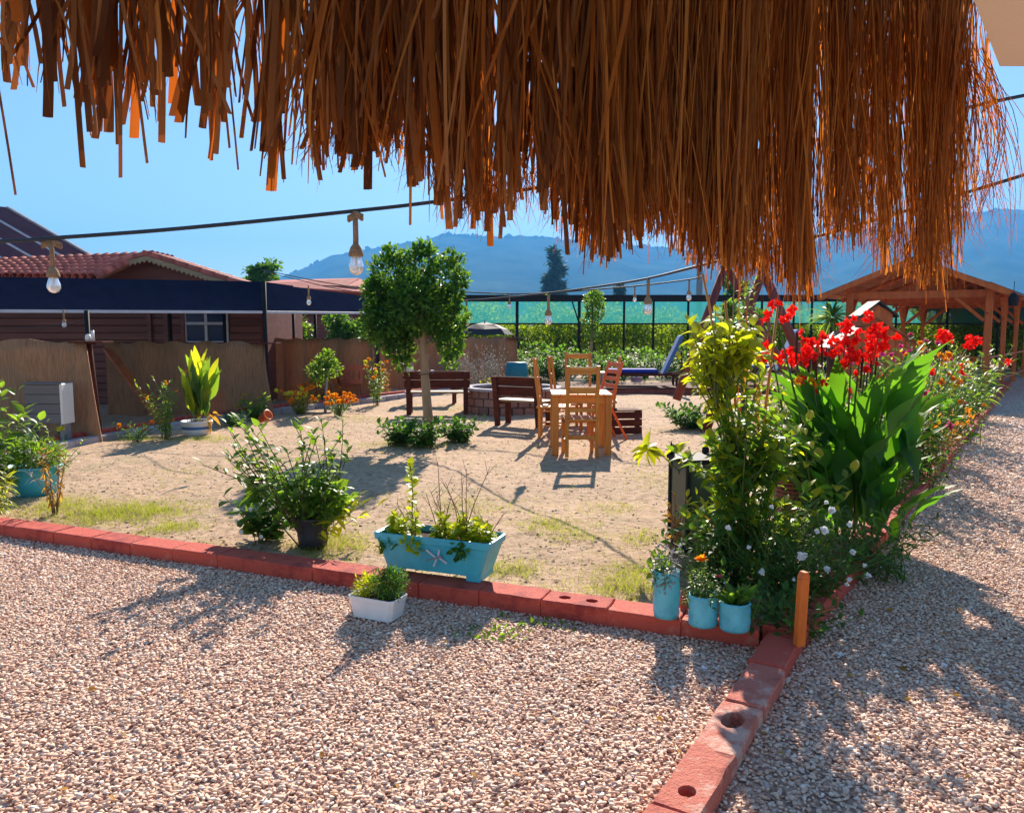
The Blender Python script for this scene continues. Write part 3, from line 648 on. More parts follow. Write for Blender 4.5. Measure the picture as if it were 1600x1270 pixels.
# ------------------------------------------------------------------ reed screens
screens = [(-420, 158, 530, 11.0, 'reed screen nearest the viewer, left of the dark bay, with the grey cabinet before it'),
           (166, 426, 533, 14.6, 'reed screen behind the potted canna, lit at its right end below the dark awning'),
           (428, 592, 528, 18.0, 'reed screen behind the marigolds and the brown plastic armchair'),
           (594, 722, 530, 21.5, 'reed screen half hidden behind the round-headed tree'),
           (716, 812, 526, 24.0, 'short reed screen below the dark umbrella at the far end')]
for i, (u0, u1, vt, Y, lab) in enumerate(screens):
    root = T('reed_screen', lab, 'screen', (at(u1, 600, Y).x, Y, 0), 0, 'reed mat screens between the bays')
    zt = at(u1, vt, Y).z; W_ = px(u1-u0, Y); n = 26; vs = []; fs = []
    for j in range(n+1):
        for k in range(7):
            t = k/6; x = -W_+W_*j/n
            if j == n: x += -.17+.24*(1-t)+.0
            z = -.02+(zt+.03*math.sin(j*1.3)+(-.06 if j >= n-1 else 0))*t
            vs.append((x, .05*math.sin(j*.9)+.02*math.sin(j*2.3+t*3)-.12*(1-t)*(j/n)**4, z))
    for j in range(n):
        for k in range(6): a = j*7+k; fs.append((a, a+7, a+8, a+1))
    m2 = [(x, y+.03, z) for x, y, z in vs]; q = len(vs)
    mb = MB().add(vs+m2, fs+[tuple(q+i_ for i_ in f[::-1]) for f in fs]+[(n*7+k, q+n*7+k, q+n*7+k+1, n*7+k+1) for k in range(6)]+[(j*7+6, (j+1)*7+6, q+(j+1)*7+6, q+j*7+6) for j in range(n)])
    mb.build('reed_mat', M['reed'], root, True)
    MB().tube([(-.1, .1, 0), (-.2, .1, zt+.04)], .035, 8).build('post', M['darkwood'], root, True)
    MB().box((-.12, .0, zt-.04), (.5, .3, .025), None).build('shelf_board', M['darkwood'], root)
    MB().bar((-W_, .09, zt-.05), (-.1, .09, zt-.05), .05, .05).build('top_rail', M['darkwood'], root)
c = T('jars_on_screen', 'white jar and tube on the shelf of the nearest reed screen', 'jars', at(140, 534, 10.95))
MB().lathe([(0, .0), (.035, 0), (.04, .06), (.03, .1), (0, .11)], 14).build('jar', M['cup'], c, True).location = (-.02, 0, 0)
MB().tube([(.055, 0, .0), (.045, 0, .16)], .022, 10).build('tube', M['cup'], c, True)
o = tag(MB().bar(g(236, 672)+Vector((0, .4, .1)), at(168, 545, 14.2), .16, .05).build('brace_plank', M['pergola']), 'brown plank leaning in the dark bay beside the first reed screen', 'plank')
root = T('garden_cabinet', 'small grey board cabinet standing before the nearest reed screen', 'cabinet', at(76, 690, 10.6)*1)
root.location = (at(76, 650, 10.5).x, 10.5, 0); wz = px(60, 10.5); z0 = at(76, 660, 10.5).z; z1 = at(76, 600, 10.5).z
for k in range(4):
    h = (z1-z0)/4; MB().box((0, 0, z0+h*(k+.5)), (wz-.04, .25, h-.006), None, .004).build('board', M['cabinet'], root)
MB().box((wz/2, 0, (z0+z1)/2), (.035, .27, z1-z0+.02)).build('edge_trim', M['cup'], root)
MB().box((0, 0, z1+.012), (wz+.02, .27, .02)).build('lid', M['cabinet'], root)
for s in (-1, 1): MB().box((s*(wz/2-.04), 0, z0/2), (.04, .2, z0)).build('leg', M['grey'], root)
# ------------------------------------------------------------------ dark awning
root = T('awning', 'long dark navy awning with pale lower edge in front of the wooden cabin', 'awning', (0, 0, 0))
def aw(u0, v0t, v0b, Y0, u1, v1t, v1b, Y1, nm):
    a, b_, c, d = at(u0, v0b, Y0), at(u1, v1b, Y1), at(u1 if u1 < 500 else 573, v1t, Y1+.9), at(u0, v0t, Y0+.9)
    n = 14; vs = []; fs = []
    for i in range(n+1):
        t = i/n; lo = a.lerp(b_, t); hi = d.lerp(c, t)
        for k in range(4): p = lo.lerp(hi, k/3); p.y += .05*math.sin(k/3*3.14); p.z -= .012*math.sin(i*1.57)**2*math.sin(k/3*3.14); vs.append(p)
    for i in range(n):
        for k in range(3): q = i*4+k; fs.append((q, q+4, q+5, q+1))
    q = len(vs); vs2 = [v_+Vector((0, .02, -.02)) for v_ in vs]
    MB().add(vs+vs2, fs+[tuple(q+i_ for i_ in f[::-1]) for f in fs]).build('cloth', M['navy'], root, True)
    MB().bar(a-Vector((0, .02, .01)), b_-Vector((0, .02, .01)), .045, .05).build('gutter', M['wtrim'], root)
    # flat canopy going back to the house
    e = [d, c, c+Vector((0, 2.2, .05)), d+Vector((0, 2.2, .05))]; MB().poly_prism(e, (0, 0, -.03)).build('canopy_top', M['navy'], root)
aw(-260, 428, 484, 10.2, 410, 440, 487, 14.8, 0)
aw(413, 442, 487, 14.9, 597, 463, 489, 18.4, 1)
for u, vb, Y in [(-90, 484, 10.9), (135, 485, 11.35), (265, 486, 15.2), (350, 487, 15.4), (412, 440, 14.85), (458, 487, 18.6), (492, 487, 18.7), (589, 480, 18.2)]:
    p = at(u, vb, Y); MB().tube([(p.x, Y, 0), (p.x, Y, p.z)], .045 if u == 412 else .035, 8).build('post', M['black'], root, True)
# ------------------------------------------------------------------ wooden cabin
Yc = 17.2
root = T('wooden_cabin', 'dark red wooden cabin with tiled gable roof behind the awning', 'cabin', (0, Yc, 0))
L0 = Vector((0, -Yc, 0))
def A(u, v, Y=Yc): return at(u, v, Y)+L0
xl, xr = A(-330, 500).x, A(408, 500).x; zt = A(0, 440).z; zb = 0
h = .16; z = 0; wx0, wx1, wz0, wz1 = A(291, 500).x, A(356, 500).x, A(0, 535).z, A(0, 488).z
k = 0
while z < zt-.02:
    hh = h
    if z+hh > wz0 and z < wz1:
        for (a, b_) in ((xl, wx0-.04), (wx1+.04, xr)): MB().box(((a+b_)/2, 0, z+hh/2), (b_-a, .08+.01*(k % 2), hh-.008), None, .012).build('board', M['cabin'], root)
    else: MB().box(((xl+xr)/2, 0, z+hh/2), (xr-xl, .08+.01*(k % 2), hh-.008), None, .012).build('board', M['cabin'], root)
    z += hh; k += 1
MB().box(((xl+xr)/2, .12, zt/2), (xr-xl-.02, .12, zt)).build('inner_wall', M['cabin'], root)
MB().box((xr, 1.6, zt/2), (.1, 3.2, zt)).build('side_wall', M['cabin'], root)
for u in (236, 262, 288): p = A(u, 500); MB().box((p.x, -.08, zt/2), (.09, .07, zt)).build('batten', M['cabin'], root)
fr_ = MB(); 
for a, b_ in (((wx0, -.06, wz0), (wx1, -.06, wz0)), ((wx0, -.06, wz1), (wx1, -.06, wz1)), ((wx0, -.06, wz0), (wx0, -.06, wz1)), ((wx1, -.06, wz0), (wx1, -.06, wz1)), (((wx0+wx1)/2, -.062, wz0), ((wx0+wx1)/2, -.062, wz1)), ((wx0, -.064, wz0+.42), (wx1, -.064, wz0+.42))): fr_.bar(a, b_, .06, .05, (0, 1, 0))
wn = fr_.build('window', M['wtrim'], root)
for s in (0, 1):
    xa = wx0+(wx1-wx0)*(s/2)+.02; MB().box((xa+(wx1-wx0)/4-.02, -.045, (wz0+wz1)/2), ((wx1-wx0)/2-.05, .015, wz1-wz0-.05)).build('pane', M['glass'], wn)
# gable
ap = A(243, 404); gl = A(100, 437); gr_ = A(385, 449)
MB().poly_prism([(gl.x, 0, zt-.35), (gr_.x, 0, zt-.35), (gr_.x, 0, gr_.z-.05), (ap.x, 0, ap.z-.05), (gl.x, 0, gl.z-.05)], (0, .1, 0)).build('gable_wall', M['cabin'], root)
def barrel(L, r, nseg=7):
    vs = []; fs = []
    for i, (y, rr) in enumerate(((0, r), (L, r*.82))):
        for k in range(nseg+1):
            a = math.pi*k/nseg; vs.append((rr*math.cos(a), y, rr*math.sin(a)))
            vs.append((rr*.82*math.cos(a), y, rr*.82*math.sin(a)))
    w_ = (nseg+1)*2
    for k in range(nseg):
        a = k*2; fs += [(a, a+2, a+2+w_, a+w_), (a+1, a+1+w_, a+3+w_, a+3), (a, a+1, a+3, a+2)]
    return vs, fs
vs, fs = barrel(.42, .115); me = bpy.data.meshes.new('tile'); me.from_pydata(vs, [], fs); me.update(); me.materials.append(M['tile']); me.polygons.foreach_set('use_smooth', [True]*len(fs)); TILE = me
def tile(p, d, up, parent, sc=1):
    o = bpy.data.objects.new('tile', TILE); COL.objects.link(o); o.parent = parent; y = Vector(d).normalized(); z = Vector(up); z = (z-y*z.dot(y)).normalized(); x = y.cross(z)
    o.matrix_local = Matrix.Translation(p)@Matrix((x, y, z)).transposed().to_4x4()@Matrix.Diagonal((sc, sc, sc, 1))
for (e, s) in ((gl, 1), (gr_, 1)):
    d = ap-e; n = int(d.length/.33)+1
    for row in range(5):
        for i in range(n):
            p = e+d*(i/n)+Vector((0, -.32+row*.24, .03)); tile(p, d, (0, 0, 1), root)
    dn = Vector((d.x, 0, d.z)); MB().poly_prism([e+Vector((0, -.4, -.06)), ap+Vector((0, -.4, -.06)), ap+Vector((0, 2.8, -.06)), e+Vector((0, 2.8, -.06))], (0, 0, .05)).build('roof_deck', M['pergdark'], root)
    mb = MB(); m_ = int(d.length/.1); pts = []
    for i in range(m_*2+1): pts.append(e+d*(i/(m_*2))+Vector((0, -.42, -.07-.05*(i % 2))))
    top = [p+Vector((0, 0, .09)) for p in (e+Vector((0, -.42, -.07)), ap+Vector((0, -.42, -.07)))]
    mb.poly_prism(pts+[top[1], top[0]], (0, .025, 0)).build('scalloped_bargeboard', M['seatwood'], root)
# porch roof sloping toward the viewer at the left
q0, q1 = A(-260, 434, 15.6), A(150, 436, 15.6); r0, r1 = A(-260, 420, 17.6), A(232, 400, 17.6)
MB().poly_prism([q0, q1, r1, r0], (0, 0, -.05)).build('roof_deck', M['pergdark'], root)
nc = 34
for i in range(nc):
    a = q0.lerp(q1, (i+.5)/nc); b_ = r0.lerp(r1, (i+.5)/nc); d = b_-a; n = 6
    for k in range(n): tile(a+d*(k/n)+Vector((0, 0, .01)), d, (0, 0, 1), root, 1)
# solar panels on a higher roof behind the cabin
root = T('solar_roof', 'tilted purple-brown solar panels on a roof above the left end of the cabin', 'solar panels', (0, 19.5, 0))
def A2(u, v, Y): return at(u, v, Y)-Vector((0, 19.5, 0))
a, b_, c, d = A2(12, 324, 21), A2(165, 412, 19.8), A2(-10, 425, 19.2), A2(-230, 300, 20.4)
for i in range(4):
    t0, t1 = i/4+.008, (i+1)/4-.008
    p = [a.lerp(d, t0), a.lerp(d, t1), b_.lerp(c, t1), b_.lerp(c, t0)]
    MB().poly_prism(p, (0, .03, -.05)).build('solar_panel', M['solar'], root)
for i in range(5): 
    e, f = a.lerp(d, i/4), b_.lerp(c, i/4); MB().bar(e, f, .05 if i else .09, .05).build('frame_rail', M['wtrim'] if i else M['grey'], root)
for u, v, Y in ((0, 420, 19.5), (-150, 400, 20)): p = A2(u, v, Y); MB().tube([(p.x, p.y, -0.0), p], .05, 8).build('post', M['darkwood'], root, True)
# second small house behind the tree
root = T('far_house', 'small low house with pinkish tiled roof rising behind the right part of the awning', 'house', (at(540, 500, 27).x, 27, 0))
rz = root.location.copy()
def A3(u, v, Y): return at(u, v, Y)-rz
MB().poly_prism([A3(400, 470, 27), A3(400, 443, 27), A3(560, 447, 27), A3(620, 475, 27)], (0, 3, 0)).build('wall', M['pergdark'], root)
p0, p1, p2, p3 = A3(385, 447, 26.6), A3(530, 456, 26.6), A3(562, 437, 28.2), A3(440, 440, 28.2)
MB().poly_prism([p0, p1, p2, p3], (0, 0, .06)).build('roof', M['tile'], root)
MB().poly_prism([p1, A3(620, 462, 26.6), A3(562, 438, 28.2)], (0, 0, .06)).build('roof', M['tile'], root)
MB().box((0, 1.5, 1.2), (6.2, 2.6, 2.4)).build('wall_body', M['cabin'], root)
# ------------------------------------------------------------------ umbrella at the back
root = T('dark_umbrella', 'open black umbrella sagging behind the short reed screen', 'umbrella', (at(758, 520, 25).x, 25, 0)); zc = at(758, 503, 25).z
mb = MB(); K = 8; vs = [(0, 0, zc)]; r_ = px(44, 25)
for ring, (rr, zz) in enumerate(((.45, .10), (.8, .24), (1, .42))):
    for k in range(K): a = 2*math.pi*k/K; vs.append((r_*rr*math.cos(a), r_*rr*math.sin(a), zc-zz+(.03 if k % 2 else 0)))
fs = [(0, 1+k, 1+(k+1) % K) for k in range(K)]
for r0_ in range(2):
    for k in range(K): fs.append((1+r0_*K+k, 1+(r0_+1)*K+k, 1+(r0_+1)*K+(k+1) % K, 1+r0_*K+(k+1) % K))
mb.add(vs, fs).build('canopy', M['umbrella'], root); MB().tube([(0, 0, 0), (0, 0, zc+.06)], .025, 8).build('pole', M['grey'], root, True)
for k in range(K): a = 2*math.pi*k/K; MB().tube([(0, 0, zc-.03), (r_*.98*math.cos(a), r_*.98*math.sin(a), zc-.44)], .01, 5).build('rib', M['grey'], root)
# ------------------------------------------------------------------ shade-net fence
Yn = 30
root = T('shade_net_fence', 'tall black framed fence with a band of green shade net across the back', 'fence', (0, Yn, 0))
xs = [at(u, 500, Yn).x for u in (560, 640, 700, 808, 905, 975, 1021, 1075, 1130, 1190, 1240, 1268, 1292, 1400, 1480, 1560, 1640)]
zt, zr = at(900, 463, Yn).z, at(900, 506, Yn).z
for i, x in enumerate(xs):
    MB().tube([(x, 0, 0), (x, 0, zt+.05)], .06 if i in (3, 4) else .045, 8).build('post', M['black'], root, True)
    if i+1 < len(xs):
        x2 = xs[i+1]; n = 6; vs = []; fs = []
        for j in range(n+1):
            for k in range(4): vs.append((x+(x2-x)*j/n, .03+.03*math.sin(j*2+k), zr+(zt-.2-zr)*k/3))
        for j in range(n):
            for k in range(3): q = j*4+k; fs.append((q, q+4, q+5, q+1))
        MB().add(vs, fs).build('net_panel', M['net'], root, True)
MB().box(((xs[0]+xs[-1])/2, -.05, zt-.08), (xs[-1]-xs[0], .1, .26)).build('top_beam', M['black'], root)
MB().box(((xs[0]+xs[-1])/2, -.03, zr), (xs[-1]-xs[0], .05, .06)).build('rail', M['black'], root)
MB().bar((xs[4], -.05, zr), (xs[4]-.35, -.05, zt), .05, .05).build('brace', M['black'], root)
# ------------------------------------------------------------------ orchard
trs = []
for k in range(3):
    r = T('citrus_tree', 'bushy citrus tree in the orchard row beyond the shade-net fence', 'tree', (0, 0, -50), 0, 'citrus trees in the orchard beyond the fence')
    lb = [(U(-.7, .7), U(-.6, .6), U(.9, 2.0), U(.6, .95)) for _ in range(7)]+[(0, 0, 1.2, 1.1)]
    crown('crown', lb, 3800, .15, M['leafhedge'], r, 'low', .3, .3); MB().tube([(0, 0, 0), (.05, 0, .9), (0, .05, 1.5)], [.09, .07, .03], 6).build('trunk', M['darkbark'], r, True); trs.append(r)
def copy_tree(o, parent=None):
    c = o.copy(); COL.objects.link(c); c.parent = parent
    for ch in list(o.children): copy_tree(ch, c)
    return c
k = 0
for row, (Y, u0, u1, st) in enumerate(((33, 380, 1330, 72), (36.5, 700, 1700, 80), (33.5, 1330, 1700, 66))):
    u = u0
    while u < u1:
        r = trs[k] if k < 3 else copy_tree(trs[k % 3]); x = at(u, 500, Y).x; r.location = (x, Y+U(-.7, .7), -.03); r.rotation_euler = (0, 0, U(0, 6.3)); s = U(.85, 1.12)*(1.12 if row else .95); r.scale = (s, s, s*U(.9, 1.08)); k += 1; u += st*U(.8, 1.15)
# hedge trees at left behind the bays and far trees
def simple_tree(name, label, u, vtop, vbase_crown, wpx, Y, n, size, m, kind='low', group=None, cone=False, bark='darkbark'):
    p = at(u, 500, Y); r = T(name, label, 'tree', (p.x, Y, -.03), 0, group); zt_ = at(u, vtop, Y).z; zb_ = at(u, vbase_crown, Y).z; wd = px(wpx, Y)/2
    lb = []
    for i in range(26 if cone else 14):
        t = random.random() if not cone else i/26; rr = wd*(1-.75*t if cone else 1); a = U(0, 6.3); q = rr*(.55 if not cone else .5)*U(.5, 1)
        lb.append((q*math.cos(a), q*math.sin(a), zb_+(zt_-zb_)*(.12+.8*t), rr*(.34 if cone else .42), rr*(.34 if cone else .42), (zt_-zb_)*(.05 if cone else .16)))
    if cone: lb.append((0, 0, zt_-(zt_-zb_)*.08, wd*.1, wd*.1, (zt_-zb_)*.1))
    crown('crown', lb, n, size, M[m], r, kind, .2 if not cone else 0, .1)
    MB().tube([(0, 0, 0), (.02, 0, (zb_+zt_)/2), (0, 0, zt_*.97)], [wd*.09, wd*.06, wd*.015], 7).build('trunk', M[bark], r, True)
simple_tree('tree', 'dark tree rising above the roof right of the cabin gable', 412, 405, 450, 62, 45, 1600, .3, 'leafdark')
simple_tree('conifer', 'tall blue-green conifer standing against the hill beyond the net fence', 866, 383, 475, 66, 260, 2300, 2.2, 'leafblue', 'lown', cone=True)
simple_tree('tree', 'small round blue-green tree beyond the net fence, right of the conifer', 967, 446, 480, 22, 200, 500, 1.0, 'leafblue')
simple_tree('tree', 'broad green tree behind the bays right of the black awning post', 440, 478, 560, 110, 24, 2600, .16, 'leaf')
simple_tree('tree', 'dark leafy tree behind the third reed screen', 548, 487, 545, 90, 23, 2600, .14, 'leafdark')
simple_tree('tree', 'dark feathery tree right of the utility pole behind the swing', 1150, 425, 470, 50, 40, 500, .3, 'leafdark')
simple_tree('shrub', 'dark green shrub growing between the swing legs', 1182, 478, 560, 46, 17, 1800, .1, 'leafdark')
simple_tree('shrub', 'lighter green shrub behind the left swing leg', 1142, 468, 500, 40, 19, 800, .1, 'leaf')
# ------------------------------------------------------------------ main round-headed tree
b0 = g(668, 690); Yt = b0.y
root = T('ficus_tree', 'small round-headed tree with pale trunk in the middle of the sandy yard', 'tree', b0)
def LT(u, v, dy=0): return at(u, v, Yt+dy)-b0
lb = [(608, 428, 0, 31), (662, 408, .1, 26), (692, 435, -.1, 28), (596, 462, .1, 30), (648, 478, -.2, 46), (684, 490, .1, 34), (612, 510, 0, 42), (626, 545, .1, 26), (703, 535, -.1, 24), (660, 392, 0, 14), (612, 400, 0, 16), (628, 570, 0, 14), (592, 500, 0, 28), (708, 462, 0, 16), (645, 470, .35, 42), (620, 500, .3, 45), (680, 490, .4, 30), (580, 452, 0, 14), (704, 565, 0, 12)]
lb = [(*LT(u, v, dy), px(r*.86, Yt)) for u, v, dy, r in lb]+[(*LT(U(575, 725), U(395, 560), U(-.2, .2)), px(U(7, 13), Yt)) for _ in range(16)]
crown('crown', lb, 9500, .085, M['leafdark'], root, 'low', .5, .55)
crown('painted_sunlit_shoots', [(a[0], a[1]+.1, a[2]+a[3]*.2, a[3]*1.08) for a in lb], 4600, .075, M['leaf'], root, 'low', .9, .85)  # paler leaf colour paints sunlight onto the outer and upper leaves
MB().tube([LT(672, 700), LT(668, 640), LT(664, 590), LT(661, 540), LT(660, 505), LT(662, 470)], [.085, .07, .062, .052, .045, .02], 12).build('trunk', M['bark'], root, True)
for (u1, v1, u2, v2) in ((661, 550, 615, 470), (660, 520, 695, 450), (661, 540, 700, 520), (664, 530, 640, 430), (659, 560, 640, 570)):
    MB().tube([LT(u1, v1), (LT(u1, v1)+LT(u2, v2))/2+Vector((0, .05, -.03)), LT(u2, v2)], [.03, .02, .008], 7).build('branch', M['bark'], root, True)
MB().tube([LT(655, 585)+Vector((0, -.08, 0)), LT(676, 583)+Vector((0, -.08, 0)), LT(676, 583)+Vector((0, .08, 0)), LT(655, 585)+Vector((0, .08, 0)), LT(655, 585)+Vector((0, -.08, 0))], .006, 6).build('tie', M['cable'], root, True)
# small far tree
p = g(925, 590); root = T('young_tree', 'slim young tree with narrow crown behind the pine chairs', 'tree', p)
lb = [(*(at(928+du, v, p.y)-p), px(r, p.y)) for du, v, r in ((0, 470, 15), (2, 485, 16), (-4, 500, 14), (-2, 520, 12), (4, 462, 9))]
crown('crown', lb, 2200, .1, M['leaf'], root, 'low', .6, .4)
MB().tube([(0, 0, 0), at(924, 540, p.y)-p, at(927, 480, p.y)-p], [.06, .045, .02], 8).build('trunk', M['bark'], root, True)
# ------------------------------------------------------------------ furniture
def chair(name, label, loc, rz, sc=1, m='pine', mh='pineh', H=1.12, cat='chair', group=None, slats=3, wd=.42):
    r = T(name, label, cat, loc, rz, group); hw = wd/2
    for s in (-1, 1):
        MB().bar((s*hw, -.2, 0), (s*hw, -.2, .46), .045, .045).build('leg', M[m], r)
        MB().add(*[[], []]).bar((s*hw, .2, 0), (s*hw, .2, .46), .045, .045).bar((s*hw, .2, .458), (s*hw, .29, H), .045, .04).build('leg', M[m], r)
        MB().bar((s*hw, -.18, .2), (s*hw, .18, .2), .025, .04, (1, 0, 0)).build('stretcher', M[m], r)
        MB().bar((s*hw, -.17, .42), (s*hw, .17, .42), .025, .06, (1, 0, 0)).build('rail', M[m], r)
    for k in range(4): MB().box((0, -.19+k*.127, .475), (wd+.05, .115, .024), None, .004).build('slat', M[mh], r)
    MB().box((0, -.2, .42), (wd-.05, .025, .06)).build('rail', M[m], r); MB().box((0, .2, .25), (wd-.05, .025, .05)).build('rail', M[m], r)
    for k in range(slats):
        z = .60+(H-.66)*k/(slats-1); y = .2+.09*(z-.458)/(H-.458); MB().box((0, y, z), (wd-.04, .02, .085 if k else .05), None, .004).build('back_slat', M[mh], r)
    r.scale = (sc,)*3; return r
def table(name, label, loc, rz, wx, wy, H=.76, leg=.085, m='pine', mh='pineh'):
    r = T(name, label, 'table', loc, rz)
    for sx in (-1, 1):
        for sy in (-1, 1): MB().box((sx*(wx/2-leg/2-.01), sy*(wy/2-leg/2-.01), (H-.03)/2), (leg, leg, H-.03)).build('leg', M[m], r)
    n = int(wx/.11)
    for k in range(n): MB().box((-wx/2+wx*(k+.5)/n, 0, H-.015), (wx/n-.006, wy, .03), None, .004).build('board', M[m], r)
    for s in (-1, 1):
        MB().box((0, s*(wy/2-.045), H-.075), (wx-2*leg-.02, .025, .09)).build('apron', M[mh], r); MB().box((s*(wx/2-.045), 0, H-.075), (.025, wy-2*leg-.02, .09)).build('apron', M[mh], r)
    return r
Yt1 = 9.75
table('pine_table', 'varnished pine table with square legs on the sandy yard', (at(910, 700, Yt1).x, Yt1+.42, .03), R(-1), .78, .84, .79)
chair('pine_chair', 'nearest pine slat chair, pushed under the near end of the pine table', (at(907, 700, 9.7).x, 9.84, .03), R(183), 1.0, wd=.38, H=1.16, group='pine chairs round the table')
chair('pine_chair', 'tall pine chair seen side-on, leftmost by the pine table', (at(866, 700, 11.3).x, 11.5, .03), R(84), 1.0, H=1.2, group='pine chairs round the table')
chair('pine_chair', 'pine chair behind and to the left, its back facing away', (at(886, 700, 12.4).x, 12.5, .03), R(95), 1.0, H=1.2, group='pine chairs round the table')
chair('pine_chair', 'pine chair at the right rear, next to the orange slatted frame', (at(940, 700, 12.2).x, 12.3, .03), R(262), 1.0, H=1.2, group='pine chairs round the table')
chair('pine_chair', 'farthest pine chair, facing the viewer between the others', (at(905, 700, 13.3).x, 13.3, .03), R(2), 1.0, H=1.22, group='pine chairs round the table')
r = T('orange_folding_chair', 'orange slatted folding chair leaning at the right of the pine chairs', 'folding chair', (at(944, 690, 11.2).x, 11.3, .03), R(-68))
for s in (-1, 1):
    MB().bar((s*.2, -.18, 0), (s*.2, .2, 1.15), .035, .03).build('side_rail', M['orangewood'], r); MB().bar((s*.17, .3, 0), (s*.17, -.05, .62), .03, .03).build('leg', M['orangewood'], r)
for k in range(11): t = .08+k*.088; MB().box((0, -.18+.38*t, 1.15*t), (.38, .015, .055), Matrix.Rotation(R(-18), 3, 'X'), .003).build('slat', M['orangewood'], r)
c = T('dark_crate', 'low dark wooden crate on the ground right of the pine table', 'crate', (at(975, 680, 11.9).x, 12, .03), R(8))
for k in range(3): 
    MB().box((0, -.17, .06+k*.12), (.5, .02, .105)).build('slat', M['darkwood'], c); MB().box((-.24, 0, .06+k*.12), (.02, .32, .105)).build('slat', M['darkwood'], c); MB().box((.24, 0, .06+k*.12), (.02, .32, .105)).build('slat', M['darkwood'], c)
MB().box((0, .0, .37), (.5, .36, .02)).build('lid', M['darkwood'], c)
def bench(label, loc, rz, L=1.15, back=True):
    r = T('garden_bench', label, 'bench', loc, rz, 'dark wooden benches round the fire pit')
    for s in (-1, 1):
        MB().bar((s*(L/2-.08), .2, 0), (s*(L/2-.08), .3, .84), .09, .06).build('leg', M['darkwood'], r); MB().box((s*(L/2-.08), -.16, .2), (.09, .07, .4)).build('leg', M['darkwood'], r)
        MB().box((s*(L/2-.08), .03, .385), (.07, .44, .05)).build('support', M['darkwood'], r)
    for k in range(3): MB().box((0, -.16+k*.135, .425), (L, .125, .035)).build('seat_board', M['seatwood'], r)
    for k in range(2): MB().box((0, .225+.035*k, .6+k*.165), (L, .03, .15), Matrix.Rotation(R(-7), 3, 'X')).build('back_board', M['darkwood'], r)
    return r
bench('dark wooden bench with backrest beside the round-headed tree trunk', (at(682, 665, 14.6).x, 14.9, .03), R(183), 1.25)
bench('dark wooden bench with backrest left of the pine chairs, in front of the fire pit', (at(818, 665, 13).x, 13.0, .03), R(150), .95)
t_ = T('drinks_table', 'low dark table behind the tree trunk carrying cups', 'table', (at(672, 600, 16.6).x, 16.9, .03))
MB().box((0, 0, .62), (1.2, .6, .04)).build('tabletop', M['darkwood'], t_)
for sx in (-1, 1):
    for sy in (-1, 1): MB().box((sx*.5, sy*.22, .3), (.06, .06, .6)).build('leg', M['darkwood'], t_)
for u, lab, s in ((641, 'white enamel jug on the drinks table, left of the trunk', 1.5), (656, 'small white cup on the drinks table beside the jug', .7), (676, 'small white cup on the drinks table right of the trunk', .75)):
    c = T('jug' if s > 1 else 'cup', lab, 'jug' if s > 1 else 'cup', (at(u, 590, 16.8).x, 16.8, .67)); MB().lathe([(0, 0), (.05*s, 0), (.055*s, .09*s), (.045*s, .15*s), (.05*s, .16*s), (.042*s, .155*s), (.04*s, .03), (0, .02)], 14).build('body', M['cup'], c, True)
    MB().tube([(-.05*s, 0, .13*s), (-.09*s, 0, .11*s), (-.085*s, 0, .05*s), (-.05*s, 0, .03*s)], .008, 6).build('handle', M['cup'], c, True)
# fire pit
p = g(800, 652); pc = Vector((p.x, p.y+.95, 0)); r = T('fire_pit', 'round brick fire pit with pale rim behind the dark bench', 'fire pit', pc)
for row in range(3):
    for k in range(26):
        a = 2*math.pi*(k+.5*(row % 2))/26; MB().box((.92*math.cos(a), .92*math.sin(a), .1+row*.155), (.1, .205, .14), Matrix.Rotation(a, 3, 'Z'), .008).build('brick', M['firebrick'], r)
MB().lathe([(.9, 0), (.9, .47), (.8, .47), (.8, .05), (0, .05)], 36).build('inner_wall', M['mortar'], r)
for k in range(18): a = 2*math.pi*k/18; MB().box((.9*math.cos(a), .9*math.sin(a), .5), (.2, .3, .05), Matrix.Rotation(a, 3, 'Z')).build('rim_stone', M['stone'], r)
# plastic armchair
p = g(548, 628); r = T('plastic_armchair', 'brown plastic armchair in front of the third reed screen', 'armchair', p, R(200))
for sx in (-1, 1):
    MB().bar((sx*.23, -.2, 0), (sx*.21, -.2, .42), .05, .03).build('leg', M['chairpl'], r); MB().bar((sx*.23, .22, 0), (sx*.21, .2, .42), .05, .03).build('leg', M['chairpl'], r)
    MB().tube([(sx*.22, -.2, .42), (sx*.27, -.22, .62), (sx*.28, -.1, .66), (sx*.27, .15, .68), (sx*.23, .26, .72)], .025, 8).build('armrest', M['chairpl'], r, True)
MB().box((0, 0, .42), (.46, .44, .03)).build('seat', M['chairpl'], r)
vs = []; fs = []
for i in range(9):
    for k in range(5):
        a = -1+2*i/8; z = .44+k*.1; vs.append((a*.24, .22+.05*(1-a*a)+.03*k, z+(.05*(1-a*a) if k == 4 else 0)))
for i in range(8):
    for k in range(4):
        if i % 2 and 0 < k < 3: continue
        q = i*5+k; fs.append((q, q+5, q+6, q+1))
q = len(vs); MB().add(vs+[(x, y+.02, z) for x, y, z in vs], fs+[tuple(i_+q for i_ in f[::-1]) for f in fs]).build('backrest', M['chairpl'], r, True)
# teal barrel
p = g(807, 615); r = T('teal_barrel', 'dark teal plastic barrel standing before the far reed screen', 'barrel', p)
MB().lathe([(0, 0), (.26, 0), (.28, .06), (.3, .25), (.31, .3), (.3, .35), (.3, .5), (.31, .55), (.3, .6), (.27, .8), (.25, .83), (0, .84)], 26).build('body', M['teal'], r, True)
MB().tube([(-.25, 0, .8), (.25, 0, .8)], .012, 6).build('handle', M['teal'], r)
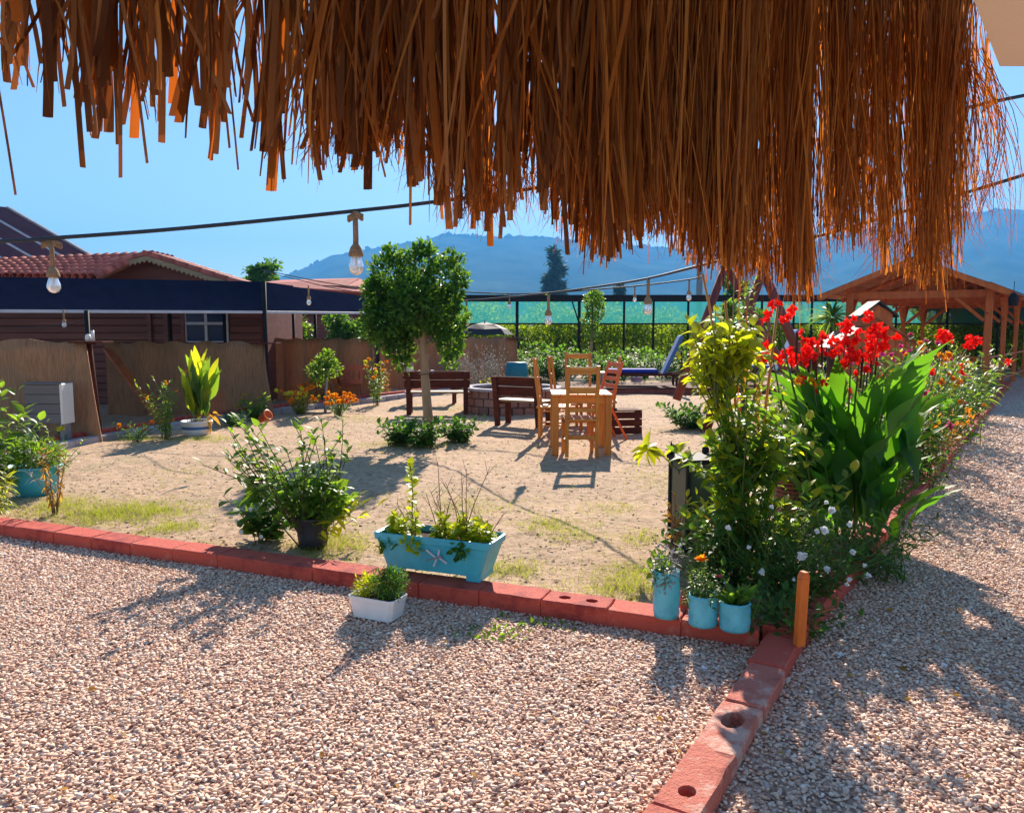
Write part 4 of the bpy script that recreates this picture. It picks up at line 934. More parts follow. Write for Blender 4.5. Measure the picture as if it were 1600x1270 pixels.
# loungers
def lounger(label, u, v, Y, rz, fab, L=1.9, bl=.9, s=1, zb=.45):
    p = at(u, v, Y); r = T('sun_lounger', label, 'sun lounger', (p.x, Y, 0), rz, 'sun loungers on the deck at the back')
    for sx in (-1, 1): MB().bar((-L/2, sx*.33, zb), (L/2, sx*.33, zb), .05, .07).build('side_rail', M['darkwood'], r)
    for sx in (-.8, .8):
        for sy in (-1, 1): MB().box((sx, sy*.33, zb/2), (.06, .06, zb)).build('leg', M['darkwood'], r)
    MB().box((-.35, 0, zb+.09), (L-.75, .62, .1), None, .03).build('mattress', M[fab], r)
    MB().box((L/2-.35, 0, zb+.5), (.1, .62, bl), Matrix.Rotation(R(24), 3, 'Y'), .03).build('backrest', M['bluefab2'], r)
    MB().bar((L/2-.05, 0, zb), (L/2-.1, 0, zb+.6), .04, .04).build('prop', M['darkwood'], r); r.scale = (s,)*3
deck = T('lounger_deck', 'low dark wooden deck under the blue loungers', 'deck', (at(1020, 600, 20.5).x, 20.8, 0))
for k in range(9): MB().box((.3, -1.1+k*.26, .18), (5.6, .245, .04)).build('board', M['darkwood'], deck)
MB().box((.3, -1.2, .09), (5.5, .06, .14)).build('fascia', M['swingwood'], deck)
lounger('blue cushioned sun lounger with raised pale blue back, left one on the deck', 1008, 560, 20.6, R(-4), 'bluefab', 2.1, 1.15, 1.0, .5)
lounger('pale blue sun lounger behind the swing frame, right one on the deck', 1190, 560, 20.9, R(-8), 'bluefab', 1.9, 1.2, 1.05, .55)
lt = T('small_side_table', 'small white side table among the dark bushes left of the blue lounger', 'side table', (at(915, 590, 19.5).x, 19.5, 0)); MB().box((0, 0, .6), (1., .5, .03)).build('tabletop', M['wpaint'], lt)
for sx in (-.42, .42): MB().box((sx, 0, .3), (.04, .4, .58)).build('leg', M['grey'], lt)
# swing A-frames
Ys = 12.5
r = T('swing_frame', 'dark red timber A-frame swing behind the climbing plant', 'swing', (at(1150, 600, Ys).x, Ys, 0)); o_ = r.location.copy()
def SW(u, v, Y): return at(u, v, Y)-o_
def pole(a, b_, rad=.07): MB().tube([a, b_], [rad, rad*.9], 10).build('pole', M['swingwood'], r, True)
pole(SW(1057, 625, 14.0), SW(1137, 405, 14.0), .08); pole(SW(1262, 640, 14.2), SW(1122, 395, 14.1), .08)
pole(SW(1100, 680, 12.2), SW(1200, 400, 12.2), .08); pole(SW(1285, 640, 12.1), SW(1180, 395, 12.3), .08)
MB().tube([SW(1128, 408, 14.3), SW(1192, 400, 11.9)], .07, 10).build('beam', M['swingwood'], r, True)
for k in (.35, .65):
    a = SW(1128, 408, 14.3).lerp(SW(1192, 400, 11.9), k); MB().tube([a, (a.x, a.y, .55)], .012, 6).build('rope', M['rope'], r)
a = SW(1128, 408, 14.3).lerp(SW(1192, 400, 11.9), .5); MB().box((a.x, a.y, .54), (.22, .9, .04)).build('seat', M['grey'], r)
g1 = T('grill_box', 'pale grey metal grill box with orange end panel behind the climbing plant', 'grill', (at(1150, 560, 13.2).x, 13.2, 0))
MB().box((0, 0, .98), (.34, .3, .28)).build('body', M['grey'], g1); MB().box((.19, 0, .98), (.03, .28, .26)).build('side_panel', M['orangewood'], g1)
for sx in (-.14, .14): MB().box((sx, 0, .42), (.03, .25, .84)).build('leg', M['black'], g1)
# ------------------------------------------------------------------ pergola
P0 = at(1543, 520, 20.0); P0.z = 0; P1 = at(1326, 520, 21.6); P1.z = 0
dx = (P1-P0); wd = dx.length; dx.normalize(); dy = Vector((.62, .785, 0)); 
r = T('wooden_pergola', 'long orange-brown timber pergola with gabled board roof at the right', 'pergola', P0)
ze = 2.72; zp = 3.4; zb = 0
def PW(a, b_, z): return dx*a+dy*b_+Vector((0, 0, z))
nb_ = 7; sp = 3.4
for side in (0, wd):
    for k in range(nb_):
        MB().bar(PW(side, k*sp, 0), PW(side, k*sp, ze), .18 if k == 0 else .13, .18 if k == 0 else .13, dx).build('post', M['pergola'], r)
        for s in (-1, 1):
            if 0 <= k*sp+s*.7 <= (nb_-1)*sp: MB().bar(PW(side, k*sp+s*.1, ze-.75), PW(side, k*sp+s*.72, ze-.08), .08, .1, dx).build('brace', M['pergola'], r)
    MB().bar(PW(side, -.3, ze+.08), PW(side, (nb_-1)*sp+.3, ze+.08), .16, .18).build('beam', M['pergola'], r)
for k in range(nb_):
    MB().bar(PW(-.1, k*sp, ze-.1), PW(wd+.1, k*sp, ze-.1), .1, .2).build('tie_beam', M['pergola'], r)
    for s, e in ((0, 1), (wd, -1)): MB().bar(PW(s+e*.1, k*sp, ze-.8), PW(s+e*.75, k*sp, ze-.2), .09, .09, dy).build('brace', M['pergola'], r)
    MB().bar(PW(wd/2, k*sp, ze), PW(wd/2, k*sp, zp), .12, .12, dx).build('king_post', M['pergola'], r)
ov = .62
for s in (0, 1):
    lo = PW(-ov if s == 0 else wd+ov, 0, ze+.16-ov*.5); hi = PW(wd/2, 0, zp+.12); n = 9
    for k in range(11):
        y_ = -.6+k*((nb_-1)*sp+1.2)/10; MB().bar(lo+dy*y_+Vector((0, 0, -.06)), hi+dy*y_+Vector((0, 0, -.06)), .07, .12, dy).build('rafter', M['pergola'], r)
    d = (hi-lo)/n
    for k in range(n):
        a = lo+d*k; b2 = lo+d*(k+1)*.999; pts = [a+dy*-.75, b2+dy*-.75+Vector((0, 0, -.015)), b2+dy*((nb_-1)*sp+.75)+Vector((0, 0, -.015)), a+dy*((nb_-1)*sp+.75)]; MB().poly_prism(pts, (0, 0, .025)).build('roof_board', M['pergdark'], r)
    top = [lo+dy*-.78+Vector((0, 0, .03)), hi+dy*-.78+Vector((0, 0, .02)), hi+dy*((nb_-1)*sp+.78)+Vector((0, 0, .02)), lo+dy*((nb_-1)*sp+.78)+Vector((0, 0, .03))]
    MB().poly_prism(top, (0, 0, .03)).build('roof_felt', M['umbrella'], r)
    MB().bar(lo+dy*-.8+Vector((0, 0, -.03)), hi+dy*-.8+Vector((0, 0, -.03)), .14, .03, dy).build('fascia', M['pergola'], r)
# railing
for side in (0, wd):
    for k in range(nb_-1):
        for z in (.25, .95): MB().bar(PW(side, k*sp+.1, z), PW(side, (k+1)*sp-.1, z), .07, .05).build('handrail', M['pergola'], r)
        for q in range(10 if side else 0): y_ = k*sp+.3+q*(sp-.5)/9.2; MB().bar(PW(side, y_, .27), PW(side, y_, .93), .1, .025, dx).build('baluster', M['pergola'], r)
for z in (.25, .95): MB().bar(PW(.1, 0, z), PW(wd-.1, 0, z), .07, .05).build('handrail', M['pergola'], r)
for q in range(12): x_ = .25+q*(wd-.5)/11; MB().bar(PW(x_, 0, .27), PW(x_, 0, .93), .1, .025, dy).build('baluster', M['pergola'], r)
MB().bar(PW(0, -.1, 2.1), PW(0, -.35, 2.1), .02, .02).build('lantern_arm', M['black'], r)
ln = T('hanging_lantern', 'small dark lantern hanging on the outer side of the pergola', 'lantern', at(1583, 478, 19)); MB().lathe([(0, 0), (.1, .0), (.12, .2), (.06, .3), (0, .34)], 8).build('body', M['black'], ln); MB().tube([(0, 0, .33), (0, 0, .6)], .008, 5).build('hook', M['black'], ln)
# playhouse
hp = at(1358, 560, 19); r = T('playhouse', 'low brown wooden hut with a small grey-roofed dormer before the pergola', 'hut', (hp.x, 19, 0), R(-4))
hw_ = px(62, 19); zr_ = at(1358, 500, 19).z; ze_ = at(1358, 545, 19).z
for s in (-1, 1):
    n = 7
    for k in range(n):
        a = Vector((s*hw_*1.15*(1-k/n), -.5, ze_+(zr_-ze_)*k/n)); b2 = Vector((s*hw_*1.15*(1-(k+1)/n), -.5, ze_+(zr_-ze_)*(k+1)/n)); MB().poly_prism([a, b2, b2+Vector((0, 1.6, 0)), a+Vector((0, 1.6, 0))], (0, 0, .04)).build('roof_board', M['pergdark'], r)
for k in range(8): x_ = -hw_*.8+k*hw_*1.6/7; zz = zr_-(zr_-ze_)*abs(x_)/hw_/1.15-.03; MB().box((x_, -.4, zz/2), (hw_*.22, .04, zz)).build('wall_board', M['pergola'], r)
dzb, dzt = zr_-.15, at(1358, 474, 19).z; dw = px(22, 19)
MB().poly_prism([(-dw, -.42, dzb), (dw, -.42, dzb), (dw, -.42, dzb+.3), (0, -.42, dzt-.05), (-dw, -.42, dzb+.3)], (0, .6, 0)).build('dormer', M['pergola'], r)
for s in (-1, 1): MB().poly_prism([(s*(dw+.1), -.52, dzb+.2), (0, -.52, dzt), (0, .25, dzt), (s*(dw+.1), .25, dzb+.2)], (0, 0, .05)).build('dormer_roof', M['umbrella'], r)
# utility pole
r = T('utility_pole', 'grey utility pole showing above the net fence between the fringe and the swing', 'pole', (at(1092, 480, 38).x, 38, 0)); zt = at(1092, 395, 38).z
MB().tube([(0, 0, 0), (0, 0, zt)], [.2, .14], 10).build('shaft', M['grey'], r, True); MB().bar((-.8, 0, zt-.3), (.8, 0, zt-.3), .1, .1).build('crossarm', M['grey'], r)
# ------------------------------------------------------------------ cables and string lights
def cablex(label, pts, rad):
    P_ = [at(*p) for p in pts]; o = MB().tube([p-P_[0] for p in P_], rad, 7).build('cable', M['cable'], None, True, P_[0]); tag(o, label, 'cable', None)
def smoothpts(pts, n=8):
    out = []; 
    for i in range(len(pts)-1):
        p0, p1, p2, p3 = [np.array(pts[min(max(j, 0), len(pts)-1)], float) for j in (i-1, i, i+1, i+2)]
        for k in range(n): t = k/n; out.append(tuple(.5*((2*p1)+(-p0+p2)*t+(2*p0-5*p1+4*p2-p3)*t*t+(-p0+3*p1-3*p2+p3)*t**3)))
    out.append(tuple(pts[-1])); return out
cablex('thick dark cable crossing the sky over the cabin, nearest of the string-light cables', smoothpts([(-200, 378, 3.9), (0, 377, 3.9), (100, 371, 3.95), (250, 360, 4), (400, 346, 4), (553, 330, 4.1), (660, 318, 4.2), (850, 292, 4.3), (1100, 250, 4.4), (1350, 205, 4.5), (1540, 162, 4.6), (1640, 142, 4.6)]), .0105)
cablex('string-light cable rising over the net fence toward the thatch', smoothpts([(560, 462, 14), (650, 468, 13.6), (735, 469, 12.9), (857, 458, 10.5), (940, 447, 9.3), (1013, 435, 8.2), (1110, 411, 6.6), (1300, 363, 6), (1520, 298, 5.5), (1650, 258, 5.3)]), .013)
cablex('thin cable running level above the net fence', smoothpts([(700, 455, 14), (800, 459, 14), (880, 456, 13.5), (992, 447, 13), (1075, 437, 12.5), (1100, 431, 12)]), .012)
cablex('thin slack wire from the black awning post toward the round-headed tree', smoothpts([(408, 422, 14.8), (440, 428, 14), (500, 440, 12.5), (580, 452, 13), (640, 455, 13.2)]), .008)
cablex('lower thin wire strung along the front of the awning', smoothpts([(412, 425, 14.8), (470, 438, 14), (520, 450, 13.5), (600, 462, 13.1), (680, 470, 13.4)]), .007)
cablex('thin pale wire hanging under the left part of the awning', smoothpts([(-40, 512, 12), (95, 508, 12), (135, 500, 12)]), .006)
def bulb(label, u, v0, v1, Y, hook=False):
    p = at(u, v0, Y); q = at(u, v1, Y); L = p.z-q.z; r = T('string_light', label, 'light bulb', p, U(0, 6), 'bulbs hanging on rope from the string-light cables'); w_ = L*.12
    MB().tube([(0, 0, .005), (U(-.004, .004), 0, -L*.25), (0, 0, -L*.55)], L*.045, 8).build('rope', M['rope'], r, True)
    MB().lathe([(L*.03, -L*.48), (w_*.75, -L*.56), (w_, -L*.66), (w_*.96, -L*.7), (0, -L*.7)], 14).build('cap', M['rope'], r, True)
    MB().lathe([(w_*.6, -L*.69), (w_*.72, -L*.74), (w_*1.0, -L*.84), (w_*1.02, -L*.9), (w_*.7, -L*.97), (w_*.2, -L), (0, -L)], 16).build('bulb', M['bulb'], r, True)
    MB().tube([(0, 0, -L*.7), (0.003, 0, -L*.86)], L*.02, 6).build('filament', M['wtrim'], r)
    if L*F/Y > 60:
        k = MB()
        for j in range(3): k.tube([(-L*.18, 0, -.01*j-L*.06), (-L*.08, .01, -L*.02-.008*j), (L*.08, -.01, -L*.02-.008*j), (L*.18, 0, -L*.07-.01*j)], L*.03, 6)
        k.build('rope_knot', M['rope'], r, True)
bulb('big bulb on rope at far left, in front of the navy awning', 80, 376, 458, 3.95)
bulb('big bulb on rope against the sky, left of the round-headed tree', 555, 332, 430, 4.1)
bulb('small bulb hanging before the right part of the navy awning', 482, 447, 477, 11)
bulb('small bulb hanging just right of the round-headed tree', 729, 469, 509, 12.9)
bulb('tiny bulb at the left end of the net fence beam', 796, 459, 482, 14)
bulb('bulb on rope before the net panel, under the conifer', 857, 458, 508, 10.5)
bulb('tiny bulb hanging from the thin level cable, above the net fence beam', 992, 447, 472, 13)
bulb('bulb on rope before the net fence, left of the swing', 1013, 435, 492, 8.2)
bulb('tiny bulb between the net posts right of the blue lounger back', 1077, 437, 470, 12.5)
bulb('small bulb hanging by a wire under the left awning', 99, 484, 512, 12)
# ------------------------------------------------------------------ potted plants and beds
def trough(label, loc, rz, L, W, H, m, group, feet=False, flare=.85):
    r = T('planter', label, 'planter', loc, rz, group)
    def ring(k, z, inset=0): 
        a, b_ = L/2*k-inset, W/2*k-inset; c = .02; return [(x, y, z) for x, y in ((-a+c, -b_), (a-c, -b_), (a, -b_+c), (a, b_-c), (a-c, b_), (-a+c, b_), (-a, b_-c), (-a, -b_+c))]
    zs = .035 if feet else 0
    lv = [ring(flare, zs), ring(1, H*.82), ring(1.035, H*.84), ring(1.05, H), ring(1.02, H+.004), ring(.98, H-.004), ring(.94, H*.8)]
    vs = sum(lv, []); fs = [tuple(range(8))[::-1]]
    for i in range(len(lv)-1):
        for k in range(8): fs.append((i*8+k, i*8+(k+1) % 8, (i+1)*8+(k+1) % 8, (i+1)*8+k))
    MB().add(vs, fs).build('box', M[m], r)
    MB().add(ring(.95, H*.86), [tuple(range(8))]).build('soil', M['soil'], r)
    if feet:
        for sx in (-1, 1): MB().box((sx*L*.36, 0, .0175), (.09, W*.8, .04)).build('foot', M[m], r)
    return r
p = g(686, 899, .1)
bp_ = trough('large turquoise rectangular planter with a dragonfly ornament, standing on the red kerb', (p.x, p.y+.06, .105), R(-21), .76, .27, .25, 'blueplastic', None, True)
st_ = []
for i in range(26):
    x, y = U(-.34, .34), U(-.09, .09); hh = U(.06, .15); 
    if i == 0: x, y, hh = -.19, 0, .46
    st_.append([Vector((x, y, .22+hh*k/6)) + Vector((U(-.005, .005)+(.02*k/6*U(-1, 1)), -.01*k/6, 0)) for k in range(7)])
mb = MB(); [mb.tube(s_, .004, 5) for s_ in st_]; mb.build('stems', M['stem'], bp_, True)
leafy(bp_, st_[:1], 60, .055, 'round', M['succ'], 0, .1, .0, 1.2, 'tall_shoot'); leafy(bp_, st_[1:], 26, .055, 'round', M['succ'], 0, .1, .1, .6)
for s in ((-.12, -.13, .24), (-.3, -.1, .23), (.2, -.12, .23)):
    P = np.array([[s[0]+U(-.06, .06), s[1]-U(0, .05), s[2]-U(0, .08)] for _ in range(40)]); leaf_parts  # trailing leaves
    link('trailing_leaves', leaf_mesh('trail', 'round', P, rng.normal(size=(40, 3))+[0, -1, .2], .03+.015*rng.random(40), rng.normal(size=40)), M['succ'] if s[0] < 0 and s[0] > -.2 else M['leafdark'], bp_, smooth=True)
def twigs(parent, x, y, z, n, h, m='twig', spread=.5):
    mb = MB()
    for i in range(n):
        a = U(-spread, spread); L = h*U(.5, 1); p0 = Vector((x+U(-.03, .03), y, z)); p1 = p0+Vector((math.sin(a)*L*.5, U(-.05, .05), L*.5)); p2 = p1+Vector((math.sin(a*1.4)*L*.5, U(-.05, .05), L*.5)); mb.tube([p0, p1, p2], [.004, .003, .0015], 5)
        for k in range(3): q = p1.lerp(p2, U(0, 1)); mb.tube([q, q+Vector((U(-.07, .07), U(-.03, .03), U(.03, .09)))], [.002, .001], 4)
    mb.build('dry_twigs', M[m], parent, True)
twigs(bp_, .02, 0, .22, 5, .5); twigs(bp_, .17, 0, .22, 5, .46); twigs(bp_, .34, 0, .22, 3, .28, spread=.9); twigs(bp_, -.2, 0, .22, 4, .26)
orn = T('dragonfly_ornament', 'small grey metal dragonfly fixed on the front of the turquoise planter', 'ornament', bp_.location+Matrix.Rotation(R(-21), 3, 'Z')@Vector((.03, -.142, .13)), R(-21))
MB().tube([(-.05, 0, -.02), (.06, -.004, .02)], [.004, .007], 6).build('body', M['grey'], orn, True)
for a, b_ in (((.02, 0, .0), (-.05, -.005, .05)), ((.03, 0, .01), (.04, -.006, .06)), ((.02, 0, 0), (.0, -.005, -.05)), ((.03, 0, .01), (.09, -.006, -.02))): MB().bar(a, b_, .012, .002, (0, 1, 0)).build('wing', M['wtrim'], orn)
p = g(587, 972); wp = trough('small white rectangular planter on the gravel in front of the turquoise one', (p.x, p.y+.08, .012), R(-24), .29, .17, .12, 'wpaint', None, False, .88)
crown('foliage', [(.08, 0, .2, .1, .09, .08)], 1500, .025, M['leafdark'], wp, 'lown', .4, .2); crown('foliage', [(-.07, 0, .16, .075, .07, .07)], 420, .03, M['leafyel'], wp, 'lown', .7, .1)
def pot(label, loc, rt, rb, H, m, group=None, wob=0, cat='plant pot', name='potted_plant', rz=0):
    r = T(name, label, cat, loc, rz, group)
    MB().lathe([(0, 0), (rb, 0), (rb+(rt-rb)*.5, H*.5), (rt, H*.93), (rt*1.05, H*.94), (rt*1.06, H), (rt*.95, H), (rt*.9, H*.85), (0, H*.85)], 28, (0, 0, 0), wob).build('pot', M[m], r, True); return r
# three turquoise tins on the kerb
for (u, v, rr, H, lab, fk) in ((1043, 966, .068, .25, 'tall wrinkled turquoise tin with grey-green plant, leftmost of three on the kerb', 0), (1101, 979, .075, .16, 'turquoise tin with an orange-red flower, middle of three on the kerb', 1), (1151, 986, .078, .145, 'lowest turquoise tin with spiky green leaves, rightmost of three on the kerb', 2)):
    p = g(u, v, .1); r = T('potted_plant', lab, 'potted plant', (p.x, p.y+.04, .1), U(0, 6), 'turquoise painted tins on the kerb')
    pr = []; k = 0; n = 11
    for i in range(n): t = i/(n-1); pr.append((rr*(.96+.035*(i % 2)+(.02 if .2 < t < .8 else 0)), H*t))
    MB().lathe([(0, 0)]+pr+[(rr*.93, H), (rr*.9, H*.85), (0, H*.85)], 30, (0, 0, 0), .09 if fk != 1 else .03).build('tin', M['tin'], r, True)
    MB().disc(rr*.9, H*.86).build('soil', M['soil'], r)
    if fk == 0: s_ = stems(r, 14, H+.13, .1, base=.03); leafy(r, s_, 12, .05, 'narrow', M['leafsilver'], 0, .6, .2); s_ = stems(r, 8, H+.12, .12, base=.04); leafy(r, s_, 12, .05, 'oval', M['leaf'], 0, .6, .2)
    if fk == 1:
        s_ = stems(r, 22, H+.14, .1, base=.05); leafy(r, s_, 14, .035, 'narrow', M['leaf'], 0, .55, .2); flower('ball', M['orange'], (.01, -.03, H+.16), .05, r); flower('open', M['pink'], (-.08, -.03, H+.08), .03, r)
    if fk == 2:
        n = 26; P = rng.normal(size=(n, 3))*[.02, .02, 0]+[0, 0, H*.85]; D = rng.normal(size=(n, 3))*[.5, .5, .1]+[0, 0, .8]; leaf_parts('narrow', P, D, .1+.06*rng.random(n), rng.normal(size=n), M['leaf'], r)
# little pink terracotta figure between tins
p = g(1069, 960, .05); r = T('small_red_figure', 'small faded red clay figure between the left and middle turquoise tins', 'figurine', (p.x, p.y+.03, .07)); MB().lathe([(0, 0), (.025, 0), (.03, .03), (.02, .06), (.024, .085), (.015, .105), (0, .11)], 12).build('body', M['brick2'], r, True)
# orange stake
p = g(1270, 1008, .09); r = T('wooden_stake', 'orange painted wooden stake standing upright at the kerb corner', 'stake', (p.x-.055, p.y+.03, .075), R(20)); r.rotation_euler = (0, R(2), R(20))
MB().box((0, 0, .17), (.05, .035, .34)).build('post', M['stake'], r); MB().poly_prism([(-.025, -.0175, .34), (.025, -.0175, .34), (.012, -.0175, .372), (-.012, -.0175, .372)], (0, .035, 0)).build('tip', M['stake'], r)
# dark pot shrub
p = g(484, 868); r = pot('dark grey pot with an airy leafy shrub behind the kerb, left of the turquoise planter', (p.x, p.y+.1, .03), .125, .1, .24, 'greypot'); MB().disc(.115, .215).build('soil', M['soil'], r)
s_ = stems(r, 34, .98, .58, M['darkbark'], .006, base=.07, bend=.35, leanx=-.22)
leafy(r, s_, 18, .085, 'oval', M['leaf'], 290, .35, .2, .7)
crown('low_foliage', [(-.05, 0, .36, .24, .2, .18), (.12, 0, .34, .16, .16, .14)], 700, .08, M['leaf'], r, 'low', .2, .1)
s_ = stems(r, 7, .45, .3, base=.04, leanx=.3); leafy(r, s_, 9, .12, 'narrow', M['leafyel'], 40, .3, .3, .4)
p = g(410, 862); r = T('broad_leaved_plant', 'low dark broad-leaved plant with white flowers behind the kerb, left of the dark pot', 'plant', (p.x, p.y+.15, .03))
s_ = stems(r, 26, .42, .28, base=.08, hmin=.4); leafy(r, s_, 9, .1, 'round', M['leafdark'], 200, .3, .2, .5)
n = 9; P = rng.normal(size=(n, 3))*[.08, .05, .03]+[-.05, 0, .42]; leaf_parts('oval', P, rng.normal(size=(n, 3))+[-.5, 0, .6], .2+.05*rng.random(n), rng.normal(size=n)*.4, M['leaf'], r)
for q in ((-.13, -.2, .13), (.02, -.22, .1), (-.06, -.2, .3), (-.18, -.15, .2)): flower('open', M['white'], q, .03, r, (0, -1, .6))
# far-left turquoise pot
p = g(40, 782); r = pot('turquoise pot with overhanging shrub at the left edge of the yard', (p.x, p.y+.15, .02), .24, .18, .3, 'blueplastic', None, .02)
MB().disc(.22, .26).build('soil', M['soil'], r)
s_ = stems(r, 30, .62, .42, base=.1, hmin=.5); leafy(r, s_, 18, .07, 'narrow', M['leaf'], 0, .4, .2); crown('foliage', [(0, 0, .42, .28, .24, .14), (.12, -.05, .4, .2, .2, .1)], 1000, .06, M['leaf'], r, 'lown', .4, .2)
for (u, v, h_, sp2, n, kind, m_, lab) in ((-12, 790, 1.15, .45, 22, 'oval', 'leaf', 'tall leafy plant cut by the left edge of the photo'), (14, 745, .7, .4, 18, 'narrow', 'leaf', 'bushy plant behind the left-edge turquoise pot'), (-10, 812, .45, .25, 14, 'strap', 'leafyel', 'strappy yellow-green plant at the left edge above the kerb')):
    p = g(u, v); r = T('garden_plant', lab, 'plant', (p.x, p.y, .02)); s_ = stems(r, n, h_, sp2, base=.1, hmin=.4); leafy(r, s_, 14, .13 if kind != 'narrow' else .1, kind, M[m_], 120 if kind == 'oval' else 0, .25, .2)
for k_, q in enumerate([(.22, -.2, .8), (.1, -.3, .62)]): pass
p = g(88, 812); r = T('dried_plant', 'withered brown stalk drooping beside the left turquoise pot', 'dried plant', (p.x, p.y, .02)); s_ = stems(r, 5, .62, .12, M['twig'], .006, base=.03, hmin=.8); leafy(r, s_, 22, .07, 'narrow', M['leafdry'], 80, .2, 1.6, -.4); s_ = stems(r, 4, .66, .3, M['stem'], .004, base=.02); leafy(r, s_, 7, .1, 'strap', M['leafsilver'], 0, .8, .1)
p = g(104, 702); r = T('yellow_flower', 'single bright yellow flower on a short stem by the back kerb at left', 'flower', (p.x, p.y-.1, .02)); s_ = stems(r, 6, .24, .1); leafy(r, s_, 6, .09, 'narrow', M['leaf']); flower('ball', M['yellow'], (0, 0, .26), .09, r)
# potted canna at the back
p = g(302, 684); r = T('potted_canna', 'white tub holding tall upright bright green canna leaves near the reed screen', 'potted plant', (p.x, p.y+.15, .02)); 
MB().lathe([(0, 0), (.2, 0), (.215, .1), (.225, .19), (.235, .2), (.235, .23), (.21, .23), (.2, .19), (0, .19)], 26).build('tub', M['wpaint'], r, True); MB().lathe([(.2175, .105), (.2225, .15)], 26).build('label_band', M['bluefab2'], r, True); MB().disc(.2, .2).build('soil', M['soil'], r)
n = 46; a = rng.random(n)*6.28; q = rng.random(n); P = np.stack([np.cos(a)*.16*q, np.sin(a)*.16*q, .25+.5*rng.random(n)], 1); D = np.stack([np.cos(a)*.4*q, np.sin(a)*.4*q, np.ones(n)], 1)
P[:, 0] += .05; leaf_parts('canna2', P, D, .35+.25*rng.random(n), rng.random(n)*6, M['leaf'], r)
leaf_parts('canna2', P[:16]+[0, 0, .1], D[:16], .4+.2*rng.random(16), rng.random(16)*6, M['leafyel'], r)
n = 12; P = np.tile([.15, -.05, .3], (n, 1))+rng.normal(size=(n, 3))*[.06, .05, .1]; leaf_parts('narrow', P, rng.normal(size=(n, 3))+[.5, -.3, -.4], .2+.1*rng.random(n), rng.random(n), M['leafdry'], r)
for i in range(3): flower('tip', M['orange'], (-.1+i*.05, -.1, .95+.04*i), .06, r)
s_ = stems(r, 12, 1.15, .1, base=.12, bend=.1, hmin=.7)
def bushy(label, u, v, h_, sp2, n, per, ls, kind, m_, flowers=None, base=.06, dz=.02, name='garden_plant', cat='plant', fs=.04, lean=0, start=.2, group=None, parts=0, nf=0, Y=None, hmin=.5, tipup=.5):
    p = g(u, v) if Y is None else Vector((at(u, v, Y).x, Y, 0)); r = T(name, label, cat, (p.x, p.y, dz), 0, group); s_ = stems(r, n, h_, sp2, base=base, leanx=lean, hmin=hmin); leafy(r, s_, per, ls, kind, M[m_], parts, start, .2, tipup)
    if flowers:
        for s in random.sample(s_, min(len(s_), nf)): flower(flowers[0], M[random.choice(flowers[1:])], s[-1]+Vector((0, 0, .01)), fs*U(.8, 1.25), r, (U(-.4, .4), -.7, .8))
    return r
bushy('yellow-green bush leaning left of the white tub with canna leaves', 262, 690, .95, .35, 26, 16, .09, 'narrow', 'leaf', ('tip', 'orange'), nf=5, fs=.04, lean=-.05)
bushy('low dark creeping plant with orange buds left of the white tub', 215, 693, .3, .4, 20, 12, .07, 'narrow', 'leafdark', ('ball', 'orange'), nf=3)
bushy('grey-green bush with yellow tips before the second reed screen', 398, 660, .5, .38, 30, 14, .08, 'oval', 'leaf', ('ball', 'orange'), nf=6, fs=.035)
bushy('low dark ground plant beside a fallen terracotta pot at the back kerb', 368, 668, .25, .35, 20, 10, .09, 'oval', 'leafdark')
p = g(408, 664); c = T('terracotta_pot', 'small terracotta pot tipped over by the low dark plant', 'plant pot', (p.x, p.y, .1)); c.rotation_euler = (R(20), R(60), 0); MB().lathe([(0, 0), (.06, 0), (.09, .16), (.1, .16), (.1, .19), (.08, .19), (0, .06)], 18).build('pot', M['orangewood'], c, True)
bushy('bed of yellow and orange marigolds left of the small topiary', 470, 650, .52, .42, 60, 12, .06, 'narrow', 'leafyel', ('ball', 'orange', 'yellow', 'orange'), nf=42, fs=.06, name='marigolds', cat='flowers')
bushy('clump of orange marigolds right below the small topiary', 528, 652, .42, .36, 44, 12, .06, 'narrow', 'leaf', ('ball', 'orange'), nf=34, fs=.065, name='marigolds', cat='flowers')
bushy('orange marigolds behind the topiary trunk, next to the plastic armchair', 500, 632, .55, .5, 30, 10, .07, 'narrow', 'leafdark', ('ball', 'orange'), nf=18, fs=.06, name='marigolds', cat='flowers')
p = g(508, 648); r = T('small_topiary', 'small standard tree with thin trunk above the marigolds', 'tree', p)
lb = [(*(at(u, v, p.y)-p), px(rr, p.y)) for u, v, rr in ((505, 578, 17), (492, 580, 12), (520, 575, 12), (508, 562, 13), (498, 592, 10), (516, 555, 7))]
crown('crown', lb, 900, .085, M['leaf'], r, 'low', .7, .3); MB().tube([(0, 0, 0), at(510, 600, p.y)-p, at(507, 565, p.y)-p], [.03, .025, .012], 7).build('trunk', M['grey'], r, True)
bushy('tall plant with yellow-orange flower heads right of the plastic armchair', 588, 636, 1.05, .3, 24, 14, .1, 'narrow', 'leaf', ('ball', 'yellow', 'orange'), nf=12, fs=.07)
bushy('small plant with ochre leaves right of the tall yellow-flowered plant', 604, 622, .8, .35, 16, 12, .1, 'narrow', 'leafdry')
for i, (u, lab) in enumerate(((690, 'silver-grey bush left part, just right of the tree trunk'), (722, 'silver-grey bush behind the purple pot, middle one'), (752, 'silver-grey bush by the teal barrel'), (772, 'sparse silver-grey bush under the umbrella screen'))):
    bushy(lab, u, 612, (1.05, 1.15, .95, 1.3)[i], .5, 44, 20, .07, 'lown', 'leafsilver', base=.15, group='silver-grey bushes', name='silver_bush', cat='bush', tipup=.8)
